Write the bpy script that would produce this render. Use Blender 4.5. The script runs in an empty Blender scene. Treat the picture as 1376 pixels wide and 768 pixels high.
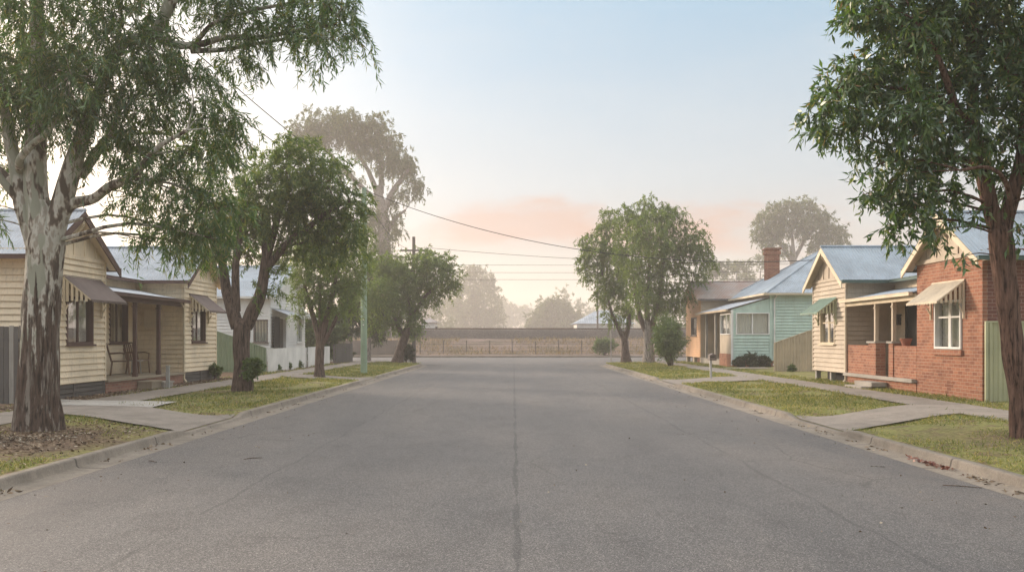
import bpy, bmesh, math, random
import numpy as np
from mathutils import Vector, Matrix, noise as mnoise
R = math.radians
random.seed(7)
rng = np.random.default_rng(11)
scene = bpy.context.scene
COL = scene.collection

# ------------------------------------------------------------------ camera
F, VX, VY, EYE = 1200.0, 690.0, 455.0, 1.7      # focal length in photo pixels, vanishing point, eye height
cam_d = bpy.data.cameras.new('camera'); cam = bpy.data.objects.new('camera', cam_d); COL.objects.link(cam)
cam.location = (0, 0, EYE); cam.rotation_euler = (R(90), 0, 0)
cam_d.sensor_width = 36; cam_d.lens = 36 * F / 1376
cam_d.shift_x = -(VX - 688) / 1376; cam_d.shift_y = (VY - 384) / 1376
cam_d.clip_start = 0.05; cam_d.clip_end = 3000
scene.camera = cam
def W(px, py, Y): return np.array([(px - VX) / F * Y, Y, EYE - (py - VY) / F * Y])

# ------------------------------------------------------------------ objects
ORG = {}
def tag(o, label=None, cat=None, group=None, kind=None):
    if label: o['label'] = label
    if cat: o['category'] = cat
    if group: o['group'] = group
    if kind: o['kind'] = kind
    return o
def thing(name, loc, label, cat, group=None, kind=None):
    o = bpy.data.objects.new(name, None); COL.objects.link(o)
    o.location = loc; o.empty_display_size = 0.2
    ORG[o.name] = np.array(loc, float)
    return tag(o, label, cat, group, kind)
def mesh_np(name, verts, faces, mat, parent=None, smooth=False, uv=None):
    """verts (n,3) in world space, faces (m,k) array or list of tuples"""
    org = ORG[parent.name] if parent is not None else np.zeros(3)
    me = bpy.data.meshes.new(name)
    v = np.asarray(verts, float) - org
    if isinstance(faces, np.ndarray):
        k = faces.shape[1]; m = faces.shape[0]
        me.vertices.add(len(v)); me.vertices.foreach_set('co', v.astype(np.float32).ravel())
        me.loops.add(m * k); me.loops.foreach_set('vertex_index', faces.astype(np.int32).ravel())
        me.polygons.add(m); me.polygons.foreach_set('loop_start', np.arange(0, m * k, k, dtype=np.int32))
        me.polygons.foreach_set('loop_total', np.full(m, k, np.int32))
        me.update(calc_edges=True)
    else:
        me.from_pydata([tuple(p) for p in v], [], faces)
        me.update()
    if smooth: me.polygons.foreach_set('use_smooth', np.ones(len(me.polygons), bool))
    mats = mat if isinstance(mat, (list, tuple)) else [mat]
    for m_ in mats: me.materials.append(m_)
    o = bpy.data.objects.new(name, me); COL.objects.link(o)
    if parent is not None: o.parent = parent
    ORG[o.name] = org
    return o
def copy_tree(o, parent=None):
    c = o.copy(); COL.objects.link(c); c.parent = parent
    for ch in list(o.children): copy_tree(ch, c)
    return c

class MB:
    """collects solids in author space (x = distance from the street's centre line on one side) and links them as ONE mesh"""
    def __init__(s, flip=False): s.v = []; s.f = []; s.flip = flip
    def add(s, vs, fs):
        b = len(s.v); s.v.extend([tuple(map(float, p)) for p in vs]); s.f.extend([tuple(b + i for i in f) for f in fs])
    def hexa(s, p):   # p: 8 points, bottom ring then top ring
        s.add(p, [(3, 2, 1, 0), (4, 5, 6, 7), (0, 1, 5, 4), (1, 2, 6, 5), (2, 3, 7, 6), (3, 0, 4, 7)])
    def box(s, x0, x1, y0, y1, z0, z1):
        s.hexa([(x0, y0, z0), (x1, y0, z0), (x1, y1, z0), (x0, y1, z0), (x0, y0, z1), (x1, y0, z1), (x1, y1, z1), (x0, y1, z1)])
    def pbox(s, pl, u0, u1, d0, d1, z0, z1):
        s.hexa([pl(u0, d1, z0), pl(u1, d1, z0), pl(u1, d0, z0), pl(u0, d0, z0), pl(u0, d1, z1), pl(u1, d1, z1), pl(u1, d0, z1), pl(u0, d0, z1)])
    def bar(s, a, b, w, h, up=(0, 0, 1)):
        a = Vector(a); b = Vector(b); d = (b - a).normalized(); up = Vector(up)
        sx = d.cross(up)
        if sx.length < 1e-4: sx = d.cross(Vector((1, 0, 0)))
        sx.normalize(); uz = sx.cross(d)
        sx *= w / 2; uz *= h / 2
        s.hexa([a - sx - uz, a + sx - uz, b + sx - uz, b - sx - uz, a - sx + uz, a + sx + uz, b + sx + uz, b - sx + uz])
    def prism(s, poly, thick):   # convex polygon extruded along thick vector
        n = len(poly); t = Vector(thick)
        vs = [Vector(p) for p in poly]; vs += [p + t for p in vs]
        s.add(vs, [tuple(range(n))[::-1], tuple(range(n, 2 * n))] + [(i, (i + 1) % n, n + (i + 1) % n, n + i) for i in range(n)])
    def tube(s, pts, rad, n=8, cap=True):
        pts = [Vector(p) for p in pts]; m = len(pts)
        rad = rad if hasattr(rad, '__len__') else [rad] * m
        b = len(s.v); ref = None
        for i, p in enumerate(pts):
            t = (pts[min(i + 1, m - 1)] - pts[max(i - 1, 0)]).normalized()
            if ref is None: ref = Vector((1, 0, 0)) if abs(t.x) < .9 else Vector((0, 1, 0))
            a = (ref - t * ref.dot(t)).normalized(); ref = a; c = t.cross(a)
            for k in range(n):
                q = 2 * math.pi * k / n
                s.v.append(tuple(p + (a * math.cos(q) + c * math.sin(q)) * rad[i]))
        for i in range(m - 1):
            for k in range(n):
                k2 = (k + 1) % n
                s.f.append((b + i * n + k, b + i * n + k2, b + (i + 1) * n + k2, b + (i + 1) * n + k))
        if cap:
            s.f.append(tuple(b + k for k in range(n))[::-1]); s.f.append(tuple(b + (m - 1) * n + k for k in range(n)))
    def sphere(s, c, r, n=10, m=6, sz=1.0):
        b = len(s.v)
        for i in range(m + 1):
            th = math.pi * i / m
            for k in range(n):
                ph = 2 * math.pi * k / n
                s.v.append((c[0] + r * math.sin(th) * math.cos(ph), c[1] + r * math.sin(th) * math.sin(ph), c[2] + sz * r * math.cos(th)))
        for i in range(m):
            for k in range(n):
                s.f.append((b + i * n + k, b + (i + 1) * n + k, b + (i + 1) * n + (k + 1) % n, b + i * n + (k + 1) % n))
    def build(s, name, mat, parent=None, smooth=False, sgn=1, label=None):
        if not s.v: return None
        v = np.array(s.v); f = s.f
        if sgn < 0:
            v = v * np.array([-1, 1, 1]); f = [q[::-1] for q in f]
        o = mesh_np(name, v, f, mat, parent, smooth)
        if label: o['label'] = label
        return o

# ------------------------------------------------------------------ materials
def new_mat(name):
    m = bpy.data.materials.new(name); m.use_nodes = True
    nt = m.node_tree; nt.nodes.clear()
    return m, nt
def N(nt, t, **kw):
    n = nt.nodes.new('ShaderNode' + t)
    for k, v in kw.items():
        if k in ('operation', 'blend_type', 'data_type', 'wave_type', 'bands_direction', 'noise_dimensions', 'feature', 'distance', 'interpolation_type', 'sky_type', 'musgrave_type', 'clamp', 'wave_profile', 'offset_frequency'):
            setattr(n, k, v)
        else:
            n.inputs[k.replace('_', ' ')].default_value = v
    return n
def L(nt, a, b): nt.links.new(a, b)
def ramp(nt, fac, stops, interp='LINEAR'):
    r = nt.nodes.new('ShaderNodeValToRGB'); r.color_ramp.interpolation = interp
    e = r.color_ramp.elements
    while len(e) < len(stops): e.new(0.5)
    for i, (p, c) in enumerate(stops):
        e[i].position = p; e[i].color = (*c, 1) if len(c) == 3 else c
    L(nt, fac, r.inputs[0]); return r.outputs[0]
def mixc(nt, fac, a, b, mode='MIX'):
    m = nt.nodes.new('ShaderNodeMix'); m.data_type = 'RGBA'; m.blend_type = mode
    for sock, v in ((m.inputs[0], fac), (m.inputs[6], a), (m.inputs[7], b)):
        if hasattr(v, 'is_linked'): L(nt, v, sock)
        elif isinstance(v, (int, float)): sock.default_value = v
        else: sock.default_value = (*v, 1)
    return m.outputs[2]
def math_(nt, op, a, b=0.0, c=0.0):
    m = nt.nodes.new('ShaderNodeMath'); m.operation = op
    for i, v in enumerate((a, b, c)):
        if hasattr(v, 'is_linked'): L(nt, v, m.inputs[i])
        else: m.inputs[i].default_value = v
    return m.outputs[0]
def coord(nt, scale=(1, 1, 1), kind='Object'):
    t = nt.nodes.new('ShaderNodeTexCoord'); mp = nt.nodes.new('ShaderNodeMapping')
    mp.inputs['Scale'].default_value = scale; L(nt, t.outputs[kind], mp.inputs[0]); return mp.outputs[0]
def noise(nt, vec, scale, detail=4, rough=.55):
    n = nt.nodes.new('ShaderNodeTexNoise'); n.inputs['Scale'].default_value = scale; n.inputs['Detail'].default_value = detail
    n.inputs['Roughness'].default_value = rough; L(nt, vec, n.inputs['Vector']); return n.outputs['Fac']
def bump(nt, h, strength=.3, dist=.02):
    b = nt.nodes.new('ShaderNodeBump'); b.inputs['Strength'].default_value = strength; b.inputs['Distance'].default_value = dist
    L(nt, h, b.inputs['Height']); return b.outputs[0]
def principled(nt, col, rough=.7, normal=None, spec=.3, metal=0.0):
    p = nt.nodes.new('ShaderNodeBsdfPrincipled'); o = nt.nodes.new('ShaderNodeOutputMaterial')
    if hasattr(col, 'is_linked'): L(nt, col, p.inputs['Base Color'])
    else: p.inputs['Base Color'].default_value = (*col, 1)
    if hasattr(rough, 'is_linked'): L(nt, rough, p.inputs['Roughness'])
    else: p.inputs['Roughness'].default_value = rough
    p.inputs['Specular IOR Level'].default_value = spec; p.inputs['Metallic'].default_value = metal
    if normal is not None: L(nt, normal, p.inputs['Normal'])
    L(nt, p.outputs[0], o.inputs[0]); return p
def mat_paint(name, c, var=.18, rough=.6, sc=1.2, streak=True, bumpy=.15, dirt=(.16, .12, .09), dirt_amt=.34):
    """weathered paint or timber: broad patches, fine grain, streaks down the surface"""
    m, nt = new_mat(name)
    v = coord(nt)
    n1 = noise(nt, v, sc, 5)
    n2 = noise(nt, coord(nt, (9, 9, 1.1) if streak else (6, 6, 6)), 2.2, 5, .6)
    lo = tuple(x * (1 - var) for x in c); hi = tuple(min(1, x * (1 + var * .5)) for x in c)
    a = mixc(nt, ramp(nt, n1, [(.3, (0, 0, 0)), (.7, (1, 1, 1))]), lo, hi)
    b = mixc(nt, math_(nt, 'MULTIPLY', ramp(nt, n2, [(.5, (0, 0, 0)), (.8, (1, 1, 1))]), dirt_amt), a, dirt)
    fine = noise(nt, v, 55, 3)
    principled(nt, b, rough, bump(nt, fine, bumpy, .004), .3)
    return m
def mat_plain(name, c, rough=.6, metal=0.0, spec=.3, var=.12, sc=4):
    m, nt = new_mat(name)
    n1 = noise(nt, coord(nt), sc, 4)
    col = mixc(nt, n1, tuple(x * (1 - var) for x in c), tuple(min(1, x * (1 + var)) for x in c))
    principled(nt, col, rough, None, spec, metal); return m
def mat_brick(name, c1, c2, mortar, bw=.23, bh=.086):
    m, nt = new_mat(name)
    tc = nt.nodes.new('ShaderNodeTexCoord'); sp = nt.nodes.new('ShaderNodeSeparateXYZ'); L(nt, tc.outputs['Object'], sp.inputs[0])
    cb = nt.nodes.new('ShaderNodeCombineXYZ')
    L(nt, math_(nt, 'ADD', sp.outputs[0], sp.outputs[1]), cb.inputs[0]); L(nt, sp.outputs[2], cb.inputs[1])
    b = nt.nodes.new('ShaderNodeTexBrick')
    b.inputs['Scale'].default_value = 1; b.inputs['Brick Width'].default_value = bw; b.inputs['Row Height'].default_value = bh
    b.inputs['Mortar Size'].default_value = .008; b.inputs['Mortar Smooth'].default_value = .3; b.inputs['Bias'].default_value = -.1
    b.inputs['Color1'].default_value = (*c1, 1); b.inputs['Color2'].default_value = (*c2, 1); b.inputs['Mortar'].default_value = (*mortar, 1)
    L(nt, cb.outputs[0], b.inputs['Vector'])
    n1 = noise(nt, tc.outputs['Object'], 1.3, 6, .65)
    col = mixc(nt, .75, b.outputs['Color'], ramp(nt, n1, [(.28, (.55, .52, .52)), (.5, (1, 1, 1)), (.75, (1.12, 1.0, .9))]), 'MULTIPLY')
    n3 = noise(nt, tc.outputs['Object'], 38, 3)
    h = math_(nt, 'ADD', math_(nt, 'MULTIPLY', b.outputs['Fac'], -1.0), math_(nt, 'MULTIPLY', n3, .35))
    principled(nt, col, .85, bump(nt, h, .6, .008), .2); return m
def mat_roof(name, c, rust=0.0, rough=.45):
    m, nt = new_mat(name)
    n1 = noise(nt, coord(nt, (1, 1, 1)), .9, 6, .65)
    n2 = noise(nt, coord(nt), 7, 4)
    col = mixc(nt, ramp(nt, n1, [(.3, (0, 0, 0)), (.75, (1, 1, 1))]), tuple(x * .64 for x in c), tuple(min(1, x * 1.2) for x in c))
    col = mixc(nt, math_(nt, 'MULTIPLY', ramp(nt, n2, [(.45, (0, 0, 0)), (.75, (1, 1, 1))]), .25), col, (.2, .18, .17))
    if rust:
        n3 = noise(nt, coord(nt, (.8, .8, .35)), 1.1, 5, .6)
        col = mixc(nt, math_(nt, 'MULTIPLY', ramp(nt, n3, [(.5 - rust * .25, (0, 0, 0)), (.62, (1, 1, 1))]), .75), col, (.25, .13, .09))
    principled(nt, col, rough, None, .4, .15); return m
def mat_leaf(name, stops, trans=.35, gloss=.12):
    m, nt = new_mat(name)
    g = nt.nodes.new('ShaderNodeNewGeometry')
    col = ramp(nt, g.outputs['Random Per Island'], stops)
    n1 = noise(nt, coord(nt), .55, 3)
    col = mixc(nt, .8, col, ramp(nt, n1, [(.3, (.72, .78, .8)), (.7, (1.2, 1.12, .92))]), 'MULTIPLY')
    d = nt.nodes.new('ShaderNodeBsdfDiffuse'); t = nt.nodes.new('ShaderNodeBsdfTranslucent'); gl = nt.nodes.new('ShaderNodeBsdfGlossy')
    gl.inputs['Roughness'].default_value = .42
    L(nt, col, d.inputs[0])
    tcol = mixc(nt, 1.0, col, (1.5, 1.45, .55), 'MULTIPLY'); L(nt, tcol, t.inputs[0])
    mx = nt.nodes.new('ShaderNodeMixShader'); mx.inputs[0].default_value = trans; L(nt, d.outputs[0], mx.inputs[1]); L(nt, t.outputs[0], mx.inputs[2])
    m2 = nt.nodes.new('ShaderNodeMixShader'); m2.inputs[0].default_value = gloss; L(nt, mx.outputs[0], m2.inputs[1]); L(nt, gl.outputs[0], m2.inputs[2])
    gl.inputs[0].default_value = (.5, .52, .5, 1)
    o = nt.nodes.new('ShaderNodeOutputMaterial'); L(nt, m2.outputs[0], o.inputs[0]); return m
def mat_bark(name, dark, mid, pale, patch=0.0, base_z=None):
    """rough fibrous bark; patch>0 mixes in smooth pale gum bark above base_z (metres over the tree's foot)"""
    m, nt = new_mat(name)
    tc = nt.nodes.new('ShaderNodeTexCoord')
    f1 = noise(nt, coord(nt, (17, 17, 1.9)), 1.5, 7, .7)
    col = ramp(nt, f1, [(.38, tuple(x * .7 for x in dark)), (.48, mid), (.56, tuple(x * 1.3 for x in mid)), (.68, tuple(x * 1.9 for x in mid))])
    h = f1
    if patch:
        p1 = noise(nt, coord(nt, (1, 1, .38)), 5.5, 3, .6)
        p2 = noise(nt, coord(nt, (1.3, 1.3, .4)), 3.3, 2, .5)
        sm = ramp(nt, p1, [(.42, (.10, .078, .062)), (.455, (.22, .175, .14)), (.485, (.38, .34, .285)), (.505, pale), (.565, tuple(x * .86 for x in pale)), (.585, (.36, .315, .26)), (.65, (.30, .27, .225))])
        sm = mixc(nt, ramp(nt, p2, [(.54, (0, 0, 0)), (.57, (1, 1, 1))]), sm, (.31, .31, .245))
        sp = nt.nodes.new('ShaderNodeSeparateXYZ'); L(nt, tc.outputs['Object'], sp.inputs[0])
        w = noise(nt, coord(nt, (7, 7, .55)), 1.1, 6, .68)
        zz = math_(nt, 'ADD', math_(nt, 'SUBTRACT', sp.outputs[2], .25), math_(nt, 'MULTIPLY', math_(nt, 'SUBTRACT', w, .5), 8.5))
        fac = math_(nt, 'SUBTRACT', zz, base_z)
        fac = ramp(nt, math_(nt, 'ADD', math_(nt, 'MULTIPLY', fac, 1.6), .5), [(.3, (0, 0, 0)), (.5, (.55, .55, .55)), (.62, (1, 1, 1))])
        f2 = noise(nt, coord(nt, (11, 11, .75)), 1.0, 6, .7)
        col = mixc(nt, ramp(nt, f2, [(.53, (0, 0, 0)), (.60, (1, 1, 1))]), col, (.30, .262, .222))   # paler inner bark showing in strips
        col = mixc(nt, fac, col, sm)
        h = math_(nt, 'MULTIPLY', f1, math_(nt, 'SUBTRACT', 1.15, fac))
    principled(nt, col, .85, bump(nt, h, 1.0, .05), .2); return m
def mat_glass(name):
    m, nt = new_mat(name)
    lw = nt.nodes.new('ShaderNodeFresnel'); lw.inputs[0].default_value = 1.5
    t = nt.nodes.new('ShaderNodeBsdfTransparent'); t.inputs[0].default_value = (.92, .94, .94, 1)
    g = nt.nodes.new('ShaderNodeBsdfGlossy'); g.inputs['Roughness'].default_value = .03
    mx = nt.nodes.new('ShaderNodeMixShader')
    L(nt, math_(nt, 'ADD', math_(nt, 'MULTIPLY', lw.outputs[0], .5), .03), mx.inputs[0]); L(nt, t.outputs[0], mx.inputs[1]); L(nt, g.outputs[0], mx.inputs[2])
    o = nt.nodes.new('ShaderNodeOutputMaterial'); L(nt, mx.outputs[0], o.inputs[0]); return m

M = {}
M['cream'] = mat_paint('cream weatherboard paint', (.84, .70, .51))
M['cream_pale'] = mat_paint('pale cream paint', (.49, .41, .315))
M['cream_trim'] = mat_paint('cream trim paint', (.66, .56, .41), dirt_amt=.15)
M['brown_trim'] = mat_paint('brown trim paint', (.105, .06, .052), rough=.5, dirt=(.2, .17, .15), dirt_amt=.15)
M['green_trim'] = mat_paint('dark green trim paint', (.07, .115, .10), rough=.5, dirt_amt=.1)
M['white'] = mat_paint('white paint', (.74, .73, .70), dirt_amt=.15)
M['mint'] = mat_paint('mint green weatherboard paint', (.47, .60, .53))
M['tan_sunlit'] = mat_paint('apricot weatherboard paint', (.58, .33, .165))  # tan boards with the low sun's orange put into the colour
M['tan'] = mat_paint('tan weatherboard paint', (.50, .40, .28))
M['grey_board'] = mat_paint('weathered grey timber', (.115, .108, .103), dirt=(.05, .045, .04), dirt_amt=.5)
M['pale_board'] = mat_paint('weathered pale timber', (.33, .31, .28), dirt=(.12, .1, .09), dirt_amt=.5)
M['deck'] = mat_paint('weathered deck timber', (.32, .27, .2), dirt_amt=.4)
M['concrete'] = mat_paint('old concrete', (.36, .33, .29), streak=False, rough=.9)
M['brick'] = mat_brick('orange red brick', (.36, .165, .102), (.225, .09, .058), (.37, .265, .195))
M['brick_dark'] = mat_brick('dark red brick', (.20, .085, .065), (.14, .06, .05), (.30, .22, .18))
M['brick_plinth'] = mat_brick('dusty plinth brick', (.34, .18, .13), (.27, .13, .10), (.33, .26, .21))
M['roof_blue'] = mat_roof('blue grey corrugated iron', (.30, .36, .42))
M['roof_grey'] = mat_roof('pale grey corrugated iron', (.38, .42, .47))
M['roof_rust'] = mat_roof('rust stained corrugated iron', (.32, .34, .34), rust=1.0)
M['roof_brown'] = mat_roof('brown awning tin', (.15, .115, .105), rough=.6)
M['roof_cream'] = mat_roof('cream awning tin', (.58, .50, .38), rough=.6)
M['roof_green'] = mat_roof('green awning tin', (.20, .29, .23), rough=.6)
M['roof_white'] = mat_roof('pale awning tin', (.55, .55, .53), rough=.6)
M['fence_green'] = mat_paint('sage green steel fence', (.43, .43, .27), rough=.5, dirt_amt=.12)
M['fence_deep'] = mat_paint('mid green steel fence', (.19, .255, .17), rough=.5, dirt_amt=.12)
M['fence_tan'] = mat_paint('tan steel fence', (.46, .38, .27), rough=.6, dirt_amt=.15)
M['glass'] = mat_glass('window glass')
M['curtain'] = mat_plain('pale curtain cloth', (.72, .69, .62), .9)
M['dark'] = mat_plain('unlit hollow black', (.02, .02, .02), .9)  # near-black paint stands in for the darkness of unlit hollows
M['door'] = mat_plain('dark painted door', (.03, .032, .03), .5)
M['metal'] = mat_plain('galvanised steel', (.42, .43, .43), .5, .5)
M['wire'] = mat_plain('wire', (.05, .05, .05), .6)
M['pole_green'] = mat_paint('green painted pole', (.27, .36, .26), dirt_amt=.35, dirt=(.32, .33, .26))
M['pole_wood'] = mat_paint('grey timber pole', (.17, .14, .12), dirt_amt=.4)
M['cane'] = mat_plain('dark cane', (.16, .09, .055), .6)
M['rail'] = mat_plain('rusty rail steel', (.14, .09, .07), .5, .5)
M['terracotta'] = mat_plain('terracotta', (.30, .12, .08), .8)
# ------------------------------------------------------------------ ground, road, kerbs, paths
DRIVES = {-1: [(15.9, 18.6, .55), (34.6, 37.4, 0.0)], 1: [(15.9, 18.3, .6), (32.0, 35.6, 0.0)]}
KX = 5.87                       # face of the verge behind the kerb
def sstep(a, b, x):
    t = np.clip((x - a) / (b - a), 0, 1); return t * t * (3 - 2 * t)
def gz(a, y, side):
    a = np.asarray(a, float); y = np.asarray(y, float)
    z = np.interp(a, [0, 5.87, 8.7, 10.3, 11.2, 40], [.13, .13, .185, .205, .245, .3])
    for y0, y1, sk in DRIVES[side]:
        yy = y - sk * np.clip(a - KX, 0, 3.2)
        d = sstep(y0 - .7, y0 + .05, yy) * (1 - sstep(y1 - .05, y1 + .7, yy)) * (1 - sstep(KX + .1, 8.6, a))
        z = z * (1 - d) + .045 * d
    return z
def grid_np(X, Y, Z):
    n, m = X.shape
    v = np.stack([X, Y, Z], -1).reshape(-1, 3)
    i = np.arange(n * m).reshape(n, m)
    f = np.stack([i[:-1, :-1], i[:-1, 1:], i[1:, 1:], i[1:, :-1]], -1).reshape(-1, 4)
    return v, f
def up_faces(v, f):   # make the first face look up
    a, b, c = v[f[0][0]], v[f[0][1]], v[f[0][2]]
    return f if np.cross(b - a, c - a)[2] > 0 else f[:, ::-1].copy()

# --- materials of the ground
def mat_asphalt():
    m, nt = new_mat('worn asphalt')
    tc = nt.nodes.new('ShaderNodeTexCoord'); sp = nt.nodes.new('ShaderNodeSeparateXYZ'); L(nt, tc.outputs['Object'], sp.inputs[0])
    x = sp.outputs[0]
    g = nt.nodes.new('ShaderNodeTexVoronoi'); g.inputs['Scale'].default_value = 130; L(nt, tc.outputs['Object'], g.inputs['Vector'])
    sepc = nt.nodes.new('ShaderNodeSeparateColor'); L(nt, g.outputs['Color'], sepc.inputs[0])
    col = ramp(nt, sepc.outputs[0], [(0, (.055, .051, .049)), (.5, (.108, .101, .097)), (.85, (.152, .143, .136)), (1, (.30, .28, .26))])
    big = noise(nt, coord(nt, (1, .22, 1)), .55, 5, .6)
    col = mixc(nt, 1.0, col, ramp(nt, big, [(.28, (.74, .745, .76)), (.5, (1, 1, 1)), (.72, (1.2, 1.17, 1.13))]), 'MULTIPLY')
    b2 = noise(nt, coord(nt, (1, .6, 1)), 1.7, 6, .7)
    col = mixc(nt, 1.0, col, ramp(nt, b2, [(.32, (.84, .83, .83)), (.5, (1, 1, 1)), (.7, (1.06, 1.05, 1.05))]), 'MULTIPLY')
    # tar seams along the road: centre crack and two lane joints
    wob = noise(nt, coord(nt, (.0, .5, 0)), 1.0, 4, .6)
    for x0, amp, wd, dark, sc in ((.03, .10, .04, .38, .8), (-3.02, .3, .035, .3, .5), (3.15, .3, .035, .3, .45)):
        d = math_(nt, 'ABSOLUTE', math_(nt, 'SUBTRACT', math_(nt, 'SUBTRACT', x, x0), math_(nt, 'MULTIPLY', math_(nt, 'SUBTRACT', wob, .5), amp)))
        brk = noise(nt, coord(nt, (.3, sc, 1)), 1.1, 4, .6)
        wdv = math_(nt, 'MULTIPLY', ramp(nt, brk, [(.38, (0, 0, 0)), (.55, (1, 1, 1))]), wd)
        s = math_(nt, 'SUBTRACT', 1.0, math_(nt, 'DIVIDE', d, math_(nt, 'ADD', wdv, .0005)))
        s = math_(nt, 'MULTIPLY', math_(nt, 'MAXIMUM', math_(nt, 'MINIMUM', math_(nt, 'MULTIPLY', s, 3.0), 1.0), 0.0), dark)
        col = mixc(nt, s, col, (.03, .03, .03))
    # dust and soil washed to the edges
    e = math_(nt, 'ABSOLUTE', x)
    edge = math_(nt, 'MULTIPLY', ramp(nt, math_(nt, 'DIVIDE', e, 6.0), [(.62, (0, 0, 0)), (.92, (1, 1, 1))]), ramp(nt, b2, [(.4, (0, 0, 0)), (.7, (1, 1, 1))]))
    col = mixc(nt, math_(nt, 'MULTIPLY', edge, .5), col, (.13, .105, .085))
    # mossy thin cracks
    vo = nt.nodes.new('ShaderNodeTexVoronoi'); vo.feature = 'DISTANCE_TO_EDGE'; vo.inputs['Scale'].default_value = .55
    wv = nt.nodes.new('ShaderNodeMix'); wv.data_type = 'VECTOR'; wv.inputs[0].default_value = .12
    nn = nt.nodes.new('ShaderNodeTexNoise'); nn.inputs['Scale'].default_value = 2.5; nn.inputs['Detail'].default_value = 5; L(nt, tc.outputs['Object'], nn.inputs['Vector'])
    L(nt, tc.outputs['Object'], wv.inputs[4]); L(nt, nn.outputs['Color'], wv.inputs[5]); L(nt, wv.outputs[1], vo.inputs['Vector'])
    ck = math_(nt, 'MULTIPLY', ramp(nt, vo.outputs['Distance'], [(0.004, (1, 1, 1)), (.012, (0, 0, 0))]), ramp(nt, big, [(.5, (0, 0, 0)), (.6, (1, 1, 1))]))
    col = mixc(nt, math_(nt, 'MULTIPLY', ck, .35), col, (.04, .038, .036))
    h = math_(nt, 'ADD', sepc.outputs[0], math_(nt, 'MULTIPLY', b2, .5))
    principled(nt, col, ramp(nt, big, [(.3, (.72, .72, .72)), (.7, (.86, .86, .86))]), bump(nt, h, .35, .004), .35); return m
def mat_conc(name, c, jointy=0.0, jointx=0.0):
    m, nt = new_mat(name)
    tc = nt.nodes.new('ShaderNodeTexCoord'); sp = nt.nodes.new('ShaderNodeSeparateXYZ'); L(nt, tc.outputs['Object'], sp.inputs[0])
    n1 = noise(nt, tc.outputs['Object'], 1.1, 6, .65); n2 = noise(nt, tc.outputs['Object'], 45, 3); n3 = noise(nt, tc.outputs['Object'], 5, 5, .7)
    col = ramp(nt, n1, [(.3, tuple(x * .72 for x in c)), (.5, c), (.75, tuple(x * 1.15 for x in c))])
    col = mixc(nt, math_(nt, 'MULTIPLY', ramp(nt, n3, [(.48, (0, 0, 0)), (.7, (1, 1, 1))]), .5), col, (.12, .1, .08))
    col = mixc(nt, .35, col, ramp(nt, n2, [(.3, (.5, .5, .5)), (.7, (1.3, 1.3, 1.3))]), 'MULTIPLY')
    if jointy:
        f = math_(nt, 'ABSOLUTE', math_(nt, 'SUBTRACT', math_(nt, 'FRACT', math_(nt, 'DIVIDE', sp.outputs[1], jointy)), .5))
        j = ramp(nt, f, [(0.0, (1, 1, 1)), (.018 / jointy, (0, 0, 0))], 'CONSTANT')
        col = mixc(nt, math_(nt, 'MULTIPLY', j, .75), col, (.05, .045, .04))
    principled(nt, col, .9, bump(nt, n2, .3, .006), .25); return m
def mat_verge(name, side):
    m, nt = new_mat(name)
    tc = nt.nodes.new('ShaderNodeTexCoord'); sp = nt.nodes.new('ShaderNodeSeparateXYZ'); L(nt, tc.outputs['Object'], sp.inputs[0])
    n1 = noise(nt, tc.outputs['Object'], .9, 6, .65); n2 = noise(nt, tc.outputs['Object'], 14, 5, .7); n3 = noise(nt, tc.outputs['Object'], 3.2, 5, .7)
    grass = ramp(nt, n2, [(.25, (.10, .115, .04)), (.5, (.20, .205, .075)), (.72, (.32, .29, .14))])
    soil = ramp(nt, n2, [(.3, (.05, .034, .026)), (.5, (.14, .098, .072)), (.7, (.30, .225, .165))])
    bare = ramp(nt, n3, [(.47, (0, 0, 0)), (.6, (1, 1, 1))])
    # bare, littered soil round the near trees and in the beds along the houses
    def radial(cx, cy, r0, r1):
        dx = math_(nt, 'SUBTRACT', sp.outputs[0], cx); dy = math_(nt, 'SUBTRACT', sp.outputs[1], cy)
        d = math_(nt, 'SQRT', math_(nt, 'ADD', math_(nt, 'MULTIPLY', dx, dx), math_(nt, 'MULTIPLY', dy, dy)))
        d = math_(nt, 'ADD', d, math_(nt, 'MULTIPLY', math_(nt, 'SUBTRACT', n1, .5), 3.5))
        return ramp(nt, math_(nt, 'DIVIDE', d, 10.0), [(r0 / 10, (1, 1, 1)), (r1 / 10, (0, 0, 0))])
    spots = ((-8.0, 13.6, 1.6, 3.0), (-7.8, 25.6, .5, 1.3), (-7.8, 36, .3, .8)) if side < 0 else ((7.8, 13.8, .6, 1.8),)
    for s_ in spots: bare = math_(nt, 'MAXIMUM', bare, radial(*s_))
    if side < 0:
        bed = ramp(nt, math_(nt, 'DIVIDE', math_(nt, 'MULTIPLY', sp.outputs[0], -1.0), 20.0), [(10.2 / 20, (0, 0, 0)), (10.5 / 20, (1, 1, 1))])
        bare = math_(nt, 'MAXIMUM', bare, bed)
    else: bare = math_(nt, 'MULTIPLY', bare, .85)
    col = mixc(nt, bare, grass, soil)
    col = mixc(nt, 1.0, col, ramp(nt, n1, [(.3, (.82, .86, .85)), (.7, (1.15, 1.08, .95))]), 'MULTIPLY')
    principled(nt, col, .95, bump(nt, n2, .8, .03), .1); return m
M['asphalt'] = mat_asphalt()
M['kerb'] = mat_conc('old kerb concrete', (.23, .20, .165), 2.6)
M['path'] = mat_conc('footpath concrete', (.255, .222, .19), 1.5)
M['drive'] = mat_conc('driveway concrete', (.245, .214, .184))
M['drive_new'] = mat_conc('newer concrete slab', (.38, .36, .33))
M['verge_l'] = mat_verge('left verge grass and soil', -1)
M['verge_r'] = mat_verge('right verge grass', 1)
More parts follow.
